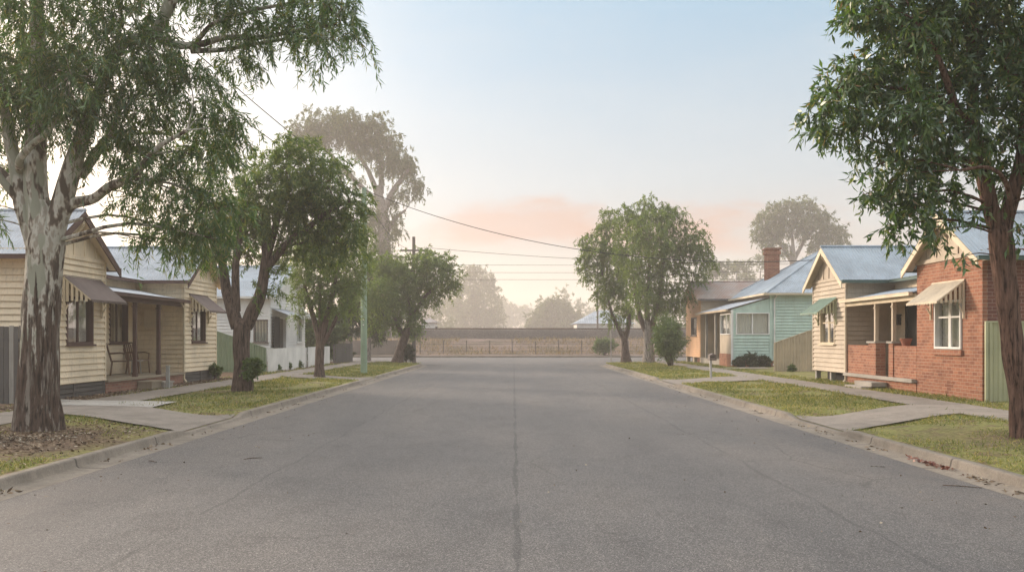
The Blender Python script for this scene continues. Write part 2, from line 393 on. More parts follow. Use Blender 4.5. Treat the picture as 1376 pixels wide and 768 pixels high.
def mat_field():
    m, nt = new_mat('dry grass')
    tc = nt.nodes.new('ShaderNodeTexCoord')
    n1 = noise(nt, coord(nt, (1, 1, 2)), .35, 6, .65); n2 = noise(nt, tc.outputs['Object'], 5, 5, .7)
    col = ramp(nt, n1, [(.3, (.115, .105, .07)), (.48, (.18, .14, .115)), (.7, (.25, .19, .165))])
    col = mixc(nt, 1.0, col, ramp(nt, n2, [(.3, (.6, .6, .6)), (.7, (1.3, 1.25, 1.2))]), 'MULTIPLY')
    principled(nt, col, .95, bump(nt, n2, .8, .1), .1); return m
M['field'] = mat_field()
def mat_ballast():
    m, nt = new_mat('rail ballast')
    tc = nt.nodes.new('ShaderNodeTexCoord')
    n1 = noise(nt, tc.outputs['Object'], 6, 5, .75); n2 = noise(nt, tc.outputs['Object'], .4, 4)
    col = ramp(nt, n1, [(.3, (.035, .03, .028)), (.5, (.085, .074, .067)), (.7, (.16, .14, .125))])
    col = mixc(nt, 1.0, col, ramp(nt, n2, [(.3, (.8, .8, .8)), (.7, (1.15, 1.1, 1.05))]), 'MULTIPLY')
    principled(nt, col, .95, bump(nt, n1, .8, .15), .1); return m
M['ballast'] = mat_ballast()

# --- base ground sheet to the horizon
S = 395.0
o = mesh_np('ground', [(-S, -60, -.03), (S, -60, -.03), (S, 2 * S - 60, -.03), (-S, 2 * S - 60, -.03)], [(0, 1, 2, 3)], M['field']); tag(o, kind='structure')

# --- road: street, mouth with rounded corners, cross street, as one sheet
YC, RC = 55.5, 5.0              # where the corner arcs start and their radius
def kx(y):                      # distance of the kerb face from the centre line
    y = np.asarray(y, float)
    t = np.clip((y - YC) / RC, 0, 1)
    return 5.72 + RC - np.sqrt(np.maximum(RC * RC * (1 - t * t), 0))
ys = np.concatenate([np.linspace(-25, YC, 100), YC + RC * np.sin(np.linspace(0.02, 1, 16) * math.pi / 2)])
rows = []
for y in ys: rows.append((kx(y) - .34, y))
v = []; f = []
for w_, y in rows: v += [(-w_, y, .004), (w_, y, .004)]
for i in range(len(rows) - 1): f.append((2 * i, 2 * i + 1, 2 * i + 3, 2 * i + 2))
ye = ys[-1]
b = len(v)
v += [(-150, ye, .004), (-(rows[-1][0]), ye, .004), (rows[-1][0], ye, .004), (150, ye, .004), (-150, 81.6, .004), (150, 81.6, .004)]
f += [(b, b + 1, b + 2, b + 3, b + 5, b + 4)]
tag(mesh_np('road', v, f, M['asphalt']), kind='structure')

# --- verges (earth behind the kerb), kerbs, paths
for side, mk in ((-1, 'verge_l'), (1, 'verge_r')):
    yv = np.concatenate([np.linspace(-25, YC, 200), YC + RC * np.sin(np.linspace(0.03, .995, 14) * math.pi / 2)])
    t = np.concatenate([np.linspace(0, 1, 26) ** 1.0 * 5.6, [6.5, 9, 14, 30, 60, 140]])
    X0 = kx(yv) + .14
    A = X0[:, None] + t[None, :]
    Yg = np.repeat(yv[:, None], len(t), 1)
    Aeff = np.where(Yg > YC, np.maximum(A, 5.87), A)
    Z = gz(Aeff - (X0[:, None] - 5.86), Yg, side)
    Z = Z + .02 * np.sin(A * 2.1 + Yg * .7) * np.sin(Yg * 1.3 + A) * sstep(5.95, 6.6, A)
    Z[:, -1] = -.1
    vv, ff = grid_np(side * A, Yg, Z); tag(mesh_np('verge', vv, up_faces(vv, ff), M[mk], smooth=True), kind='structure')
    # kerb and gutter swept along the edge
    path = [(kx(y), y) for y in np.concatenate([np.arange(-25, 12, 1.0), np.arange(12, 42, .1), np.arange(42, YC, .5)])]
    for q in np.linspace(0, 1, 22): path.append((5.72 + RC - RC * math.cos(q * math.pi / 2), YC + RC * math.sin(q * math.pi / 2)))
    for x in np.arange(12, 120, 3.0): path.append((x, YC + RC))
    path = np.array(path); tan = np.gradient(path, axis=0); tan /= np.linalg.norm(tan, axis=1)[:, None]
    nrm = np.stack([tan[:, 1], -tan[:, 0]], 1)         # away from the road
    h = gz(np.full(len(path), 5.87), path[:, 1], side) + .006
    h[path[:, 0] > 5.9] = .136
    prof = [(-.36, 0, .006), (-.03, 0, .014), (0, .25, 0), (.015, .8, 0), (.03, .97, 0), (.05, 1, 0), (.145, 1, 0), (.16, 0, -.05)]
    P3 = np.zeros((len(path), len(prof), 3))
    jit = np.array([mnoise.noise((p[0] * .3, p[1] * .8, side * 4.0)) for p in path]) * .012
    for j, (off, hk, z0) in enumerate(prof):
        xy = path + nrm * (off + (jit[:, None] if hk > .2 else 0))
        P3[:, j, 0] = xy[:, 0] * side; P3[:, j, 1] = xy[:, 1]; P3[:, j, 2] = z0 + hk * h + (.018 * 0 if hk else 0)
    vv, ff = grid_np(P3[..., 0], P3[..., 1], P3[..., 2])
    if side < 0: ff = ff[:, ::-1].copy()
    tag(mesh_np('kerb', vv, ff, M['kerb'], smooth=False), kind='structure')
    # footpath
    ya = np.arange(-20, 60, .4); ta = np.linspace(0, 1, 5)
    w0, w1 = (8.95, 10.25) if side < 0 else (8.95, 10.2)
    A = w0 + (w1 - w0) * ta[None, :] + 0 * ya[:, None] + .05 * np.sin(ya * .31)[:, None]; Yg = ya[:, None] + 0 * ta[None, :]
    vv, ff = grid_np(side * A, Yg, gz(A, Yg, side) + .03); tag(mesh_np('footpath', vv, up_faces(vv, ff), M['path']), kind='structure')
    # driveway crossings
    for k, (y0, y1, sk) in enumerate(DRIVES[side]):
        ta = np.linspace(0, 1, 20); tb = np.linspace(0, 1, 22)
        a1 = 8.93
        A = 5.90 + (a1 - 5.90) * ta[None, :] + 0 * tb[:, None]
        fl = .45 * (1 - np.clip((A - 5.9) / .9, 0, 1)) ** 2
        ya_ = y0 + sk * (A - KX) + .1 - fl; yb_ = y1 + sk * (A - KX) * (1.05 if k == 0 else 1) - .1 + fl
        Yg = ya_ + (yb_ - ya_) * tb[:, None]
        Z = gz(A, Yg, side) + .034
        Z[:, 0] = gz(A[:, 0], Yg[:, 0], side) + .012
        vv, ff = grid_np(side * A, Yg, Z); tag(mesh_np('driveway', vv, up_faces(vv, ff), M['drive']), kind='structure')
def pad(side, a0, a1, y0, y1, mat, name='path'):
    ta = np.linspace(0, 1, 8); tb = np.linspace(0, 1, 8)
    A = a0 + (a1 - a0) * ta[None, :] + 0 * tb[:, None]; Yg = y0 + (y1 - y0) * tb[:, None] + 0 * ta[None, :]
    vv, ff = grid_np(side * A, Yg, gz(A, Yg, side) + .038); tag(mesh_np(name, vv, up_faces(vv, ff), mat), kind='structure')
pad(-1, 8.0, 10.9, 19.75, 21.3, M['drive_new'])
pad(1, 10.2, 12.5, 43.0, 44.6, M['path'])

# --- far side of the cross street: verge, dry embankment, ballast
xs = np.arange(-240, 241, 1.0)
prof = [(81.5, 0.0), (81.52, .12), (81.7, .125), (86, .16), (88, .3), (91, .95), (94.5, 1.55), (96, 1.72)]
def sweep_x(name, prof, mat, nz, seed):
    X = np.repeat(xs[:, None], len(prof), 1); Yg = np.repeat(np.array([[p[0] for p in prof]]), len(xs), 0); Z = np.repeat(np.array([[p[1] for p in prof]]), len(xs), 0)
    for i in range(len(xs)):
        for j in range(1, len(prof) - (1 if nz < 0.05 else 0)):
            Z[i, j] += nz * (mnoise.noise((xs[i] * .23, prof[j][0] * .4, seed)) + .5 * mnoise.noise((xs[i] * .9, prof[j][0], seed + 3)))
    vv, ff = grid_np(X, Yg, Z); return tag(mesh_np(name, vv, up_faces(vv, ff), mat, smooth=False), kind='structure')
sweep_x('embankment', [p for p in prof if p[0] > 81.6], M['field'], .07, 1.0)
kb = MB(); kb.box(-150, 150, 81.55, 81.7, -.02, .14); tag(kb.build('kerb', M['kerb']), kind='structure')
sweep_x('railway_ballast', [(95.9, 1.66), (97.2, 2.35), (98.2, 2.72), (101.5, 2.74), (103.5, 1.4), (106, -.05)], M['ballast'], .03, 5.0)
# grass blades are built with the other plants
# ------------------------------------------------------------------ house parts (author space: x = distance from the street's centre line)
def street_plane(xf): return lambda u, d, z: (xf - d, u, z)       # faces the street, u = y
def near_plane(y0): return lambda u, d, z: (u, y0 - d, z)         # faces the camera's end of the street, u = x
def cuts(a, b, marks):
    return sorted({a, b} | {m for m in marks if a < m < b})
def free(u0, u1, za, zb, ops):
    """intervals of [u0,u1] not covered by openings crossing the band za..zb"""
    iv = [(u0, u1)]
    for (a, b, c, d) in ops:
        if c < zb - 1e-5 and d > za + 1e-5:
            nv = []
            for (p, q) in iv:
                if b <= p or a >= q: nv.append((p, q)); continue
                if a > p: nv.append((p, a))
                if b < q: nv.append((b, q))
            iv = nv
    return [(p, q) for p, q in iv if q - p > .004]
def slabs(mb, pl, u0, u1, z0, z1, ops=(), th=.12):
    zs = cuts(z0, z1, [o[2] for o in ops] + [o[3] for o in ops])
    for za, zb in zip(zs, zs[1:]):
        for p, q in free(u0, u1, za, zb, ops): mb.pbox(pl, p, q, -th, 0, za, zb)
def clad(mb, pl, u0, u1, z0, z1, ops=(), pitch=.155, lip=.042):
    n = max(1, round((z1 - z0) / pitch)); h = (z1 - z0) / n
    for i in range(n):
        za, zb = z0 + i * h, z0 + (i + 1) * h
        zs = cuts(za, zb, [o[2] for o in ops] + [o[3] for o in ops])
        for a, b in zip(zs, zs[1:]):
            da = lip + (.006 - lip) * (a - za) / h; db = lip + (.006 - lip) * (b - za) / h
            if a == za: a = za + .019          # open lap under each board
            for p, q in free(u0, u1, a, b, ops):
                mb.hexa([pl(p, da, a), pl(q, da, a), pl(q, .001, a), pl(p, .001, a), pl(p, db, b), pl(q, db, b), pl(q, .001, b), pl(p, .001, b)])
def corr(mb, poly, udir, pitch=.1, amp=.011, trim=None):
    """corrugated sheet over a convex polygon; ribs run across udir"""
    P = np.array(poly, float); u = np.array(udir, float); u /= np.linalg.norm(u)
    n = np.zeros(3)
    for i in range(1, len(P) - 1): n += np.cross(P[i] - P[0], P[i + 1] - P[0])
    n /= np.linalg.norm(n); v = np.cross(n, u)
    if n[2] < 0: n = -n
    U = (P - P[0]) @ u; V = (P - P[0]) @ v
    us = np.arange(U.min(), U.max(), pitch / 4); us = np.append(us, U.max())
    prev = None
    for uu in us:
        q = min(max(uu, U.min() + 1e-5), U.max() - 1e-5); hits = []
        for i in range(len(P)):
            j = (i + 1) % len(P)
            if (U[i] - q) * (U[j] - q) <= 0 and abs(U[i] - U[j]) > 1e-9:
                t = (q - U[i]) / (U[j] - U[i]); hits.append(V[i] + t * (V[j] - V[i]))
        if len(hits) < 2: continue
        lo, hi = min(hits), max(hits)
        off = n * amp * math.sin(2 * math.pi * uu / pitch)
        a = P[0] + u * uu + v * lo + off; c = P[0] + u * uu + v * hi + off
        b = len(mb.v); mb.v += [tuple(a), tuple(c)]
        if prev is not None: mb.f.append((prev, b, b + 1, prev + 1))
        prev = b
def window(root, s, pl, u0, u1, z0, z1, fm, style='slide', cur=((.5, 1.0),), sill=True, fw=.055, room=True, mg=.3):
    fr = MB()
    fr.pbox(pl, u0 - fw, u0, -.10, .045, z0 - fw, z1 + fw); fr.pbox(pl, u1, u1 + fw, -.10, .045, z0 - fw, z1 + fw)
    fr.pbox(pl, u0, u1, -.10, .045, z1, z1 + fw); fr.pbox(pl, u0, u1, -.10, .045, z0 - fw, z0)
    um = (u0 + u1) / 2; ia, ib = -.07, -.025
    if style in ('slide', 'pair'): fr.pbox(pl, um - .03, um + .03, ia, ib, z0, z1)
    if style == 'pair':
        zt = z1 - (z1 - z0) * .33
        for a, b in ((u0, um - .03), (um + .03, u1)): fr.pbox(pl, a, b, ia, ib, zt - .022, zt + .022)
        for a in (u0, u1 - .035, um - .065, um + .03): fr.pbox(pl, a, a + .035, ia + .004, ib - .004, z0, z1)
    if style == 'grid':
        for k in (1, 2, 3): fr.pbox(pl, u0 + (u1 - u0) * k / 4 - .012, u0 + (u1 - u0) * k / 4 + .012, ia, ib, z0, z1)
    if sill: fr.pbox(pl, u0 - fw - .04, u1 + fw + .04, -.02, .10, z0 - fw - .05, z0 - fw - .002)
    w = fr.build('window', fm, root, sgn=s)
    g = MB(); g.pbox(pl, u0, u1, -.052, -.047, z0, z1); g.build('glass', M['glass'], w, sgn=s)
    for a, b in cur:
        c = MB(); n = max(8, int((b - a) * (u1 - u0) / .02)); vs = []
        for i in range(n + 1):
            t = a + (b - a) * i / n; u = u0 + (u1 - u0) * t
            d = -.15 + .016 * math.sin(i * 1.25) + .01 * math.sin(i * .43 + 1)
            vs += [pl(u, d, z0 + .01), pl(u, d, z1 - .01)]
        c.add(vs, [(2 * i, 2 * i + 2, 2 * i + 3, 2 * i + 1) for i in range(n)]); c.build('curtain', M['curtain'], w, smooth=True, sgn=s)
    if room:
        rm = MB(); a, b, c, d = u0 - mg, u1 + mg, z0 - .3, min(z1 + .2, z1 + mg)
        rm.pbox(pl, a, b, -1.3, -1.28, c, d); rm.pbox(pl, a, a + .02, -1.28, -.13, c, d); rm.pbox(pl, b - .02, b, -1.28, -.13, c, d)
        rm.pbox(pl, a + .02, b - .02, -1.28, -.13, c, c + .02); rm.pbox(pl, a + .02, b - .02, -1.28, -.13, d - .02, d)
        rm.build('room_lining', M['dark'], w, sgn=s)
    return w
def awning(root, s, pl, u0, u1, z1, z0, proj, cm, slat_m, gap_m=None):
    c = MB()
    P = [pl(u0, .03, z1), pl(u1, .03, z1), pl(u1, proj, z0), pl(u0, proj, z0)]
    udir = np.array(P[1]) - np.array(P[0]); corr(c, P, udir, .085, .009)
    n = int((u1 - u0) / .085)                                     # scalloped front edge
    for i in range(n):
        a = u0 + (u1 - u0) * i / n; b = u0 + (u1 - u0) * (i + 1) / n
        for k in range(4):
            t0, t1 = k / 4, (k + 1) / 4
            h0, h1 = .035 + .03 * math.sin(math.pi * t0), .035 + .03 * math.sin(math.pi * t1)
            c.hexa([pl(a + (b - a) * t0, proj + .006, z0 - h0), pl(a + (b - a) * t1, proj + .006, z0 - h1), pl(a + (b - a) * t1, proj, z0 - h1), pl(a + (b - a) * t0, proj, z0 - h0),
                    pl(a + (b - a) * t0, proj + .006, z0 + .004), pl(a + (b - a) * t1, proj + .006, z0 + .004), pl(a + (b - a) * t1, proj, z0 + .004), pl(a + (b - a) * t0, proj, z0 + .004)])
    c.pbox(pl, u0, u1, .005, .04, z1 - .02, z1 + .03)
    aw = c.build('awning', cm, root, sgn=s)
    for ue in (u0, u1):
        k = MB(); sg = 1 if ue == u0 else -1; d = .10
        while d < proj - .06:
            zt = z1 + (z0 - z1) * (d + .03) / proj - .015; zb = z0 - .05
            if zt - zb > .03: k.pbox(pl, ue + sg * .004, ue + sg * .02, d, d + .062, zb + (.02 if int(d / .12) % 2 else 0), zt)
            d += .115
        k.bar(pl(ue + sg * .012, .03, z1 - .03), pl(ue + sg * .012, proj - .02, z0 - .01), .03, .03)
        k.build('cheek', slat_m, aw, sgn=s)
        b = MB(); b.pbox(pl, ue - .02, ue + .025, .03, .075, z0 - .42, z1 - .05); b.bar(pl(ue, .06, z0 - .30), pl(ue, .16, z0 - .12), .03, .03)
        b.build('bracket', slat_m, aw, sgn=s)
    return aw
def gutter(mb, a, b, w=.11, h=.09):
    mb.bar(a, b, w, h); A = Vector(a) + Vector((0, 0, h / 2 + .006)); B = Vector(b) + Vector((0, 0, h / 2 + .006)); mb.bar(A, B, w + .02, .012)
def downpipe(mb, x, y, z1, z0):
    mb.tube([(x + .22, y, z1 + .05), (x + .1, y, z1 - .03), (x, y, z1 - .22), (x, y, z0 + .12), (x - .08, y, z0 + .02)], .038, 10)

def gable_wing(root, s, xf, xr, y0, y1, ze, zr, zb, oh, of, rm, barge_m, panel_m, batten_m, roof_mb, trim_m):
    """roof, gable panel and barge boards of a wing whose ridge runs away from the street"""
    yc = (y0 + y1) / 2; sl = (zr - ze) / (yc - y0 + oh)
    zw = lambda y: zr - sl * abs(y - yc)
    pl = street_plane(xf)
    g = MB(); zt = zw(y0) - .03
    g.prism([pl(y0, 0, zb), pl(y1, 0, zb), pl(y1, 0, zt), pl(yc, 0, zr - .03), pl(y0, 0, zt)], (.10, 0, 0))
    g.pbox(pl, y0 - .01, y1 + .01, .001, .045, zb - .03, zb + .07)
    n = 6
    for i in range(1, n):
        y = y0 + (y1 - y0) * i / n; g.pbox(pl, y - .022, y + .022, .001, .028, zb + .07, zw(y) - .06)
    g.build('gable_panel', panel_m, root, sgn=s)
    xo = xf - of
    for sg in (-1, 1):
        b = MB(); ye = yc + sg * (yc - y0 + oh + .05); zE = zr - sl * abs(ye - yc)
        p = [(xo, yc, zr - .22), (xo, yc, zr - .02), (xo, ye, zE - .02), (xo, ye, zE - .20)]
        b.prism(p, (.035, 0, 0)); b.build('barge_board', barge_m, root, sgn=s)
    so = MB()                                                       # boarded soffit under the overhang, with a stepped purlin end at the ridge
    for sg in (-1, 1):
        ye = yc + sg * (yc - y0 + oh)
        so.prism([(xo + .036, yc, zr - .06), (xf - .002, yc, zr - .06), (xf - .002, ye, ze - .06), (xo + .036, ye, ze - .06)], (0, 0, .02))
    so.box(xo + .036, xf - .03, yc - .04, yc + .04, zr - .34, zr - .2)
    so.bar((xf - .03, yc, zr - .62), (xo + .05, yc, zr - .36), .06, .06)
    so.build('soffit', batten_m, root, sgn=s)
def ridge_cap(mb, a, b, r=.05):
    mb.tube([a, b], r, 8)

def twin_gable(root, s, A, B, o):
    """single storey house with two street gables and a veranda between them"""
    xf, xm, xe, xr, xb = 11.0, 12.6, 12.33, 14.35, 18.35
    ze, zr, zb, oh, of = 3.60, 4.9, 3.72, .28, .30
    a0, a1 = A; b0, b1 = B; ac, bc = (a0 + a1) / 2, (b0 + b1) / 2
    # ---- roof: wings, main slope with valleys, hipped ends, back slope
    r = MB()
    for y0, y1, yc in ((a0, a1, ac), (b0, b1, bc)):
        for ye, inner in ((y0 - oh, yc == bc), (y1 + oh, yc == ac)):
            P = [(xf - of, ye, ze), (xe if inner else xb, ye, ze), (xr, yc, zr), (xf - of, yc, zr)]
            corr(r, P, (1, 0, 0))
        ridge_cap(r, (xf - of - .01, yc, zr + .01), (xr, yc, zr + .01))
    corr(r, [(xe, a1 + oh, ze), (xr, ac, zr), (xr, bc, zr), (xe, b0 - oh, ze)], (0, 1, 0))
    corr(r, [(xb, a0 - oh, ze), (xr, ac, zr), (xr, bc, zr), (xb, b1 + oh, ze)], (0, 1, 0))
    ridge_cap(r, (xr, ac, zr + .01), (xr, bc, zr + .01))
    for y, yc in ((a0 - oh, ac), (b1 + oh, bc)): ridge_cap(r, (xb, y, ze + .01), (xr, yc, zr + .01))
    r.build('roof', o['roof'], root, sgn=s)
    for (y0, y1) in (A, B):
        gable_wing(root, s, xf, xr, y0, y1, ze, zr, zb, oh, of, o['roof'], o['barge'], o['panel'], o['panel'], r, o['trim'])
    # ---- gutters
    for pa, pb in (((xf - of + .02, a0 - oh - .04), (xb, a0 - oh - .04)), ((xf - of + .02, a1 + oh + .04), (xe - .08, a1 + oh + .04)), ((xf - of + .02, b0 - oh - .04), (xe - .08, b0 - oh - .04)), ((xe - .05, a1 + oh + .1), (xe - .05, b0 - oh - .1))):
        g = MB(); gutter(g, (*pa, ze - .03), (*pb, ze - .03)); g.build('gutter', o['gutter'], root, sgn=s)
    g = MB(); g.box(xf - .02, xm + .05, b0 - oh + .02, b0 - .002, ze - .07, ze - .05); g.build('eave_lining', o['panel'], root, sgn=s); g = MB(); g.box(xf, xb, a0 - oh + .02, a0 - .002, ze - .07, ze - .05)
    g.build('eave_lining', o['panel'], root, sgn=s)
    # ---- walls
    zg, fl = .2, o['fl']
    for nm, (y0, y1), kind, win in (('A', A, o['wallA'], o['winA']), ('B', B, o['wallB'], o['winB'])):
        pl = street_plane(xf); w0, w1, wz0, wz1, st, cur, fm = win
        op = [(w0 - .05, w1 + .05, wz0 - .05, wz1 + .05)]
        wz = fl if kind != 'brick' else zg - .1
        m = MB(); slabs(m, pl, y0, y1, wz, zb - .002, op)
        if kind == 'brick':
            m.pbox(pl, w0 - .12, w1 + .12, .002, .07, wz0 - .21, wz0 - .075)
            for yv in (y0 + .35, y0 + 1.5, y1 - .5): m.pbox(pl, yv - .11, yv + .11, .001, .006, .46, .6)
        else:
            clad(m, pl, y0, y1, fl, zb - .03, op)
            for yy in (y0, y1 - .07): m.pbox(pl, yy - .004, yy + .074, .006, .036, fl, zb - .03)
        m.build('front_wall', M['brick'] if kind == 'brick' else M[kind], root, sgn=s)
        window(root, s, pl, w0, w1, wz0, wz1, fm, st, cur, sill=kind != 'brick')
    # side walls
    m = MB(); pl = near_plane(a0)
    if o['wallA'] == 'brick':
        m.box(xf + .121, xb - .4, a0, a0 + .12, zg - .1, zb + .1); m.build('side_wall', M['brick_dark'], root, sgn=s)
        m = MB(); m.box(xf + .121, xm, a1 - .12, a1, zg, zb); m.build('side_wall', M['brick'], root, sgn=s)
    else:
        slabs(m, pl, xf + .121, xb - .4, fl, zb + .08); clad(m, pl, xf + .03, xb - .4, fl, zb + .05); m.build('side_wall', M[o['wallA']], root, sgn=s)
        m = MB(); m.box(xf + .121, xm, a1 - .12, a1, fl, zb); m.build('side_wall', M[o['wallA']], root, sgn=s)
    m = MB(); pl = near_plane(b0); slabs(m, pl, xf + .121, xm, fl, zb - .05); clad(m, pl, xf + .03, xm - .03, fl, zb - .06)
    m.build('side_wall', M[o['wallB']], root, sgn=s)
    m = MB(); m.box(xf + .121, xb - .4, b1 - .12, b1, fl, zb); m.box(xb - .4, xb - .28, a0, b1, fl, zb); m.build('back_wall', M[o['wallB']], root, sgn=s)
    # recessed wall under the veranda
    pl = street_plane(xm); ops = []
    if 'rwin' in o: w = o['rwin']; ops.append((w[0] - .05, w[1] + .05, w[2] - .05, w[3] + .05))
    if 'door' in o: d = o['door']; ops.append((d[0] - .05, d[1] + .05, d[2], d[3] + .05))
    m = MB(); slabs(m, pl, a1 - .1, b0 + .1, fl, zb - .1, ops); clad(m, pl, a1, b0 - .03, fl, zb - .12, ops); m.build('veranda_wall', M[o['recess']], root, sgn=s)
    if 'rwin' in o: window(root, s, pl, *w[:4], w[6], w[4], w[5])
    if 'door' in o:
        f = MB(); f.pbox(pl, d[0] - .05, d[0], -.1, .03, d[2], d[3] + .05); f.pbox(pl, d[1], d[1] + .05, -.1, .03, d[2], d[3] + .05); f.pbox(pl, d[0], d[1], -.1, .03, d[3], d[3] + .05)
        f.pbox(pl, d[0], d[1], -.09, -.05, d[2], d[3])
        for z_ in (d[2] + .2, d[2] + 1.15): f.pbox(pl, d[0] + .15, d[1] - .15, -.05, -.035, z_, z_ + .75)
        dr = f.build('door', M['door'], root, sgn=s)
        h = MB(); h.sphere(pl(d[0] + .08, -.02, d[2] + 1.0), .03); h.build('handle', M['metal'], dr, smooth=True, sgn=s)
    # ---- veranda roof, floor, posts
    vr = MB(); vf = xf - .12
    corr(vr, [(vf, a1 + .02, 2.97), (vf, b0 - .02 + (.12 if s < 0 else .1), 2.97), (xm - .02, b0 - .04, 3.32), (xm - .02, a1 + .02, 3.32)], (0, 1, 0))
    vr.build('veranda_roof', o['vroof'], root, sgn=s)
    b = MB(); b.box(xf - .04, xf + .05, a1 + .02, b0 - .03, 2.76, 2.93); gutter(b, (vf - .04, a1 + .03, 2.93), (vf - .04, b0 + .12, 2.93)); b.build('veranda_beam', o['vtrim'], root, sgn=s)
    b = MB(); b.prism([(vf + .05, a1 + .03, 2.93), (vf + .05, b0 - .04, 2.93), (xm - .03, b0 - .04, 3.27), (xm - .03, a1 + .03, 3.27)], (0, 0, .015)); b.build('veranda_ceiling', o['panel'], root, sgn=s)
    for y in o['posts']:
        p = MB(); zf = o.get('post_foot', fl); p.box(xf + .0, xf + .1, y - .05, y + .05, zf, 2.76); p.box(xf - .02, xf + .12, y - .07, y + .07, 2.62, 2.66)
        if 'post_foot' not in o: p.box(xf - .015, xf + .115, y - .065, y + .065, zf, zf + .14)
        p.build('veranda_post', o['post'], root, sgn=s)
    d = MB(); d.box(xf - .09, xm - .01, a1 + .01, b0 - .03, fl - .05, fl + .012); d.build('veranda_floor', o['deck'], root, sgn=s)
    p = MB(); p.box(xf - .02, xf + .2, a1 + .01, b0 - .03, zg - .1, fl - .05); p.build('plinth', o['plinth'], root, sgn=s)
    dp = MB(); downpipe(dp, xf - .05, b0 - .07, 2.95, .25); dp.build('downpipe', o['pipe'], root, sgn=s)

def corner_house(label, s, A, B, o):
    root = thing('house', (s * 11, A[0], .22), label, 'house'); twin_gable(root, s, A, B, o); return root

WB = M['brown_trim']
left_house = corner_house('cream weatherboard cottage with brown awnings and posts beside the big gum', -1, (20.6, 24.05), (29.75, 33.0), dict(
    roof=M['roof_grey'], vroof=M['roof_grey'], barge=WB, panel=M['cream'], trim=WB, gutter=WB, fl=.58, wallA='cream', wallB='cream', recess='cream',
    winA=(21.98, 23.25, 1.62, 2.70, 'slide', ((.5, 1.0),), WB), winB=(30.5, 31.75, 1.64, 2.68, 'slide', ((.48, 1.0),), WB),
    rwin=(27.85, 29.05, 1.62, 2.82, 'slide', ((.52, .95),), WB), posts=(26.07, 27.8), vtrim=WB, post=WB, deck=M['deck'], plinth=M['brick_plinth'], pipe=M['cream_trim']))
pl = street_plane(11.0)
awning(left_house, -1, pl, 21.75, 23.75, 3.24, 2.66, .72, M['roof_brown'], M['cream_trim'])
awning(left_house, -1, pl, 30.25, 32.05, 3.2, 2.66, .70, M['roof_brown'], M['cream_trim'])
for y0, y1 in ((20.6, 24.05), (29.75, 33.0)):                       # slatted base boards under both wings
    m = MB(); m.pbox(pl, y0, y1, -.1, -.06, .1, .57)
    for z in (.24, .36, .48): m.pbox(pl, y0 - .005, y1 + .005, -.06, -.01, z, z + .09)
    for y in (y0 + .02, (y0 + y1) / 2, y1 - .1): m.pbox(pl, y, y + .09, -.01, .008, .15, .575)
    m.build('base_boards', M['grey_board'], left_house, sgn=-1)
m = MB(); m.box(11.121, 17.9, 20.66, 20.72, .1, .57); m.build('base_boards', M['grey_board'], left_house, sgn=-1)
m = MB(); npl = near_plane(29.75); m.pbox(npl, 11.8, 12.24, .03, .16, 2.08, 2.66); m.pbox(npl, 11.83, 12.21, .16, .175, 2.11, 2.63); m.build('meter_box', M['cream_trim'], left_house, sgn=-1)
m = MB(); m.bar((10.95, 29.62, 2.75), (10.95, 29.32, 2.95), .05, .05); m.bar((10.95, 29.70, 2.55), (10.95, 29.70, 2.78), .05, .06); m.build('corner_bracket', M['cream_trim'], left_house, sgn=-1)
for y0, y1, x0, z1 in ((26.05, 26.75, 10.55, .42), (26.80, 27.55, 10.5, .36)):
    m = MB(); m.box(x0, 10.97, y0, y1, .15, z1); m.box(x0 - .03, 10.96, y0 - .03, y1 + .03, z1, z1 + .05); m.build('step', M['deck'] if z1 > .4 else M['concrete'], left_house, sgn=-1)

right_house = corner_house('red brick and cream weatherboard house with two gables and a brick veranda wall', 1, (20.95, 24.35), (29.5, 32.75), dict(
    roof=M['roof_blue'], vroof=M['roof_blue'], barge=M['cream_trim'], panel=M['cream_pale'], trim=M['green_trim'], gutter=M['green_trim'], fl=.56, wallA='brick', wallB='cream_pale', recess='cream',
    winA=(21.95, 23.22, 1.50, 2.62, 'pair', ((.02, .98),), M['white']), winB=(30.55, 31.9, 1.58, 2.6, 'pair', ((.0, .3), (.55, 1.0)), M['cream_trim']),
    door=(27.72, 28.62, .6, 2.75), posts=(25.95, 27.2), post_foot=1.6, vtrim=M['cream_trim'], post=M['cream_pale'], deck=M['concrete'], plinth=M['brick'], pipe=M['cream_trim']))
awning(right_house, 1, pl, 21.72, 23.42, 3.13, 2.62, .70, M['roof_cream'], M['cream_trim'])
awning(right_house, 1, pl, 30.32, 32.1, 3.10, 2.60, .70, M['roof_green'], M['fence_green'])
m = MB(); pm = MB()
m.box(11.0, 11.23, 27.62, 29.42, .56, 1.50); m.build('veranda_balustrade', M['brick'], right_house, sgn=1)
m = MB(); m.box(11.0, 11.23, 24.37, 25.8, .56, 1.50); m.build('veranda_balustrade', M['brick'], right_house, sgn=1)
for y0, y1 in ((27.05, 27.6), (25.82, 26.12)):
    m = MB(); m.box(10.97, 11.27, y0, y1, .572, 1.57); m.build('pier', M['brick'], right_house, sgn=1)
    m = MB(); m.box(10.92, 11.32, y0 - .05, y1 + .05, 1.57, 1.63); m.build('pier_cap', M['concrete'], right_house, sgn=1)
m = MB(); m.box(10.86, 10.98, 24.37, 29.45, .50, .60); m.build('ledge', M['concrete'], right_house, sgn=1)
for k, (x0, z1) in enumerate(((10.2, .30), (10.5, .42))):
    m = MB(); m.box(x0, 10.95, 26.2, 27.5, .15, z1); m.build('step', M['concrete'], right_house, sgn=1)
for y in (29.62, 31.1, 32.6):                                       # stumps under the open floor
    m = MB(); m.pbox(pl, y - .07, y + .07, -.2, -.04, .05, .56); m.build('stump', M['pale_board'], right_house, sgn=1)
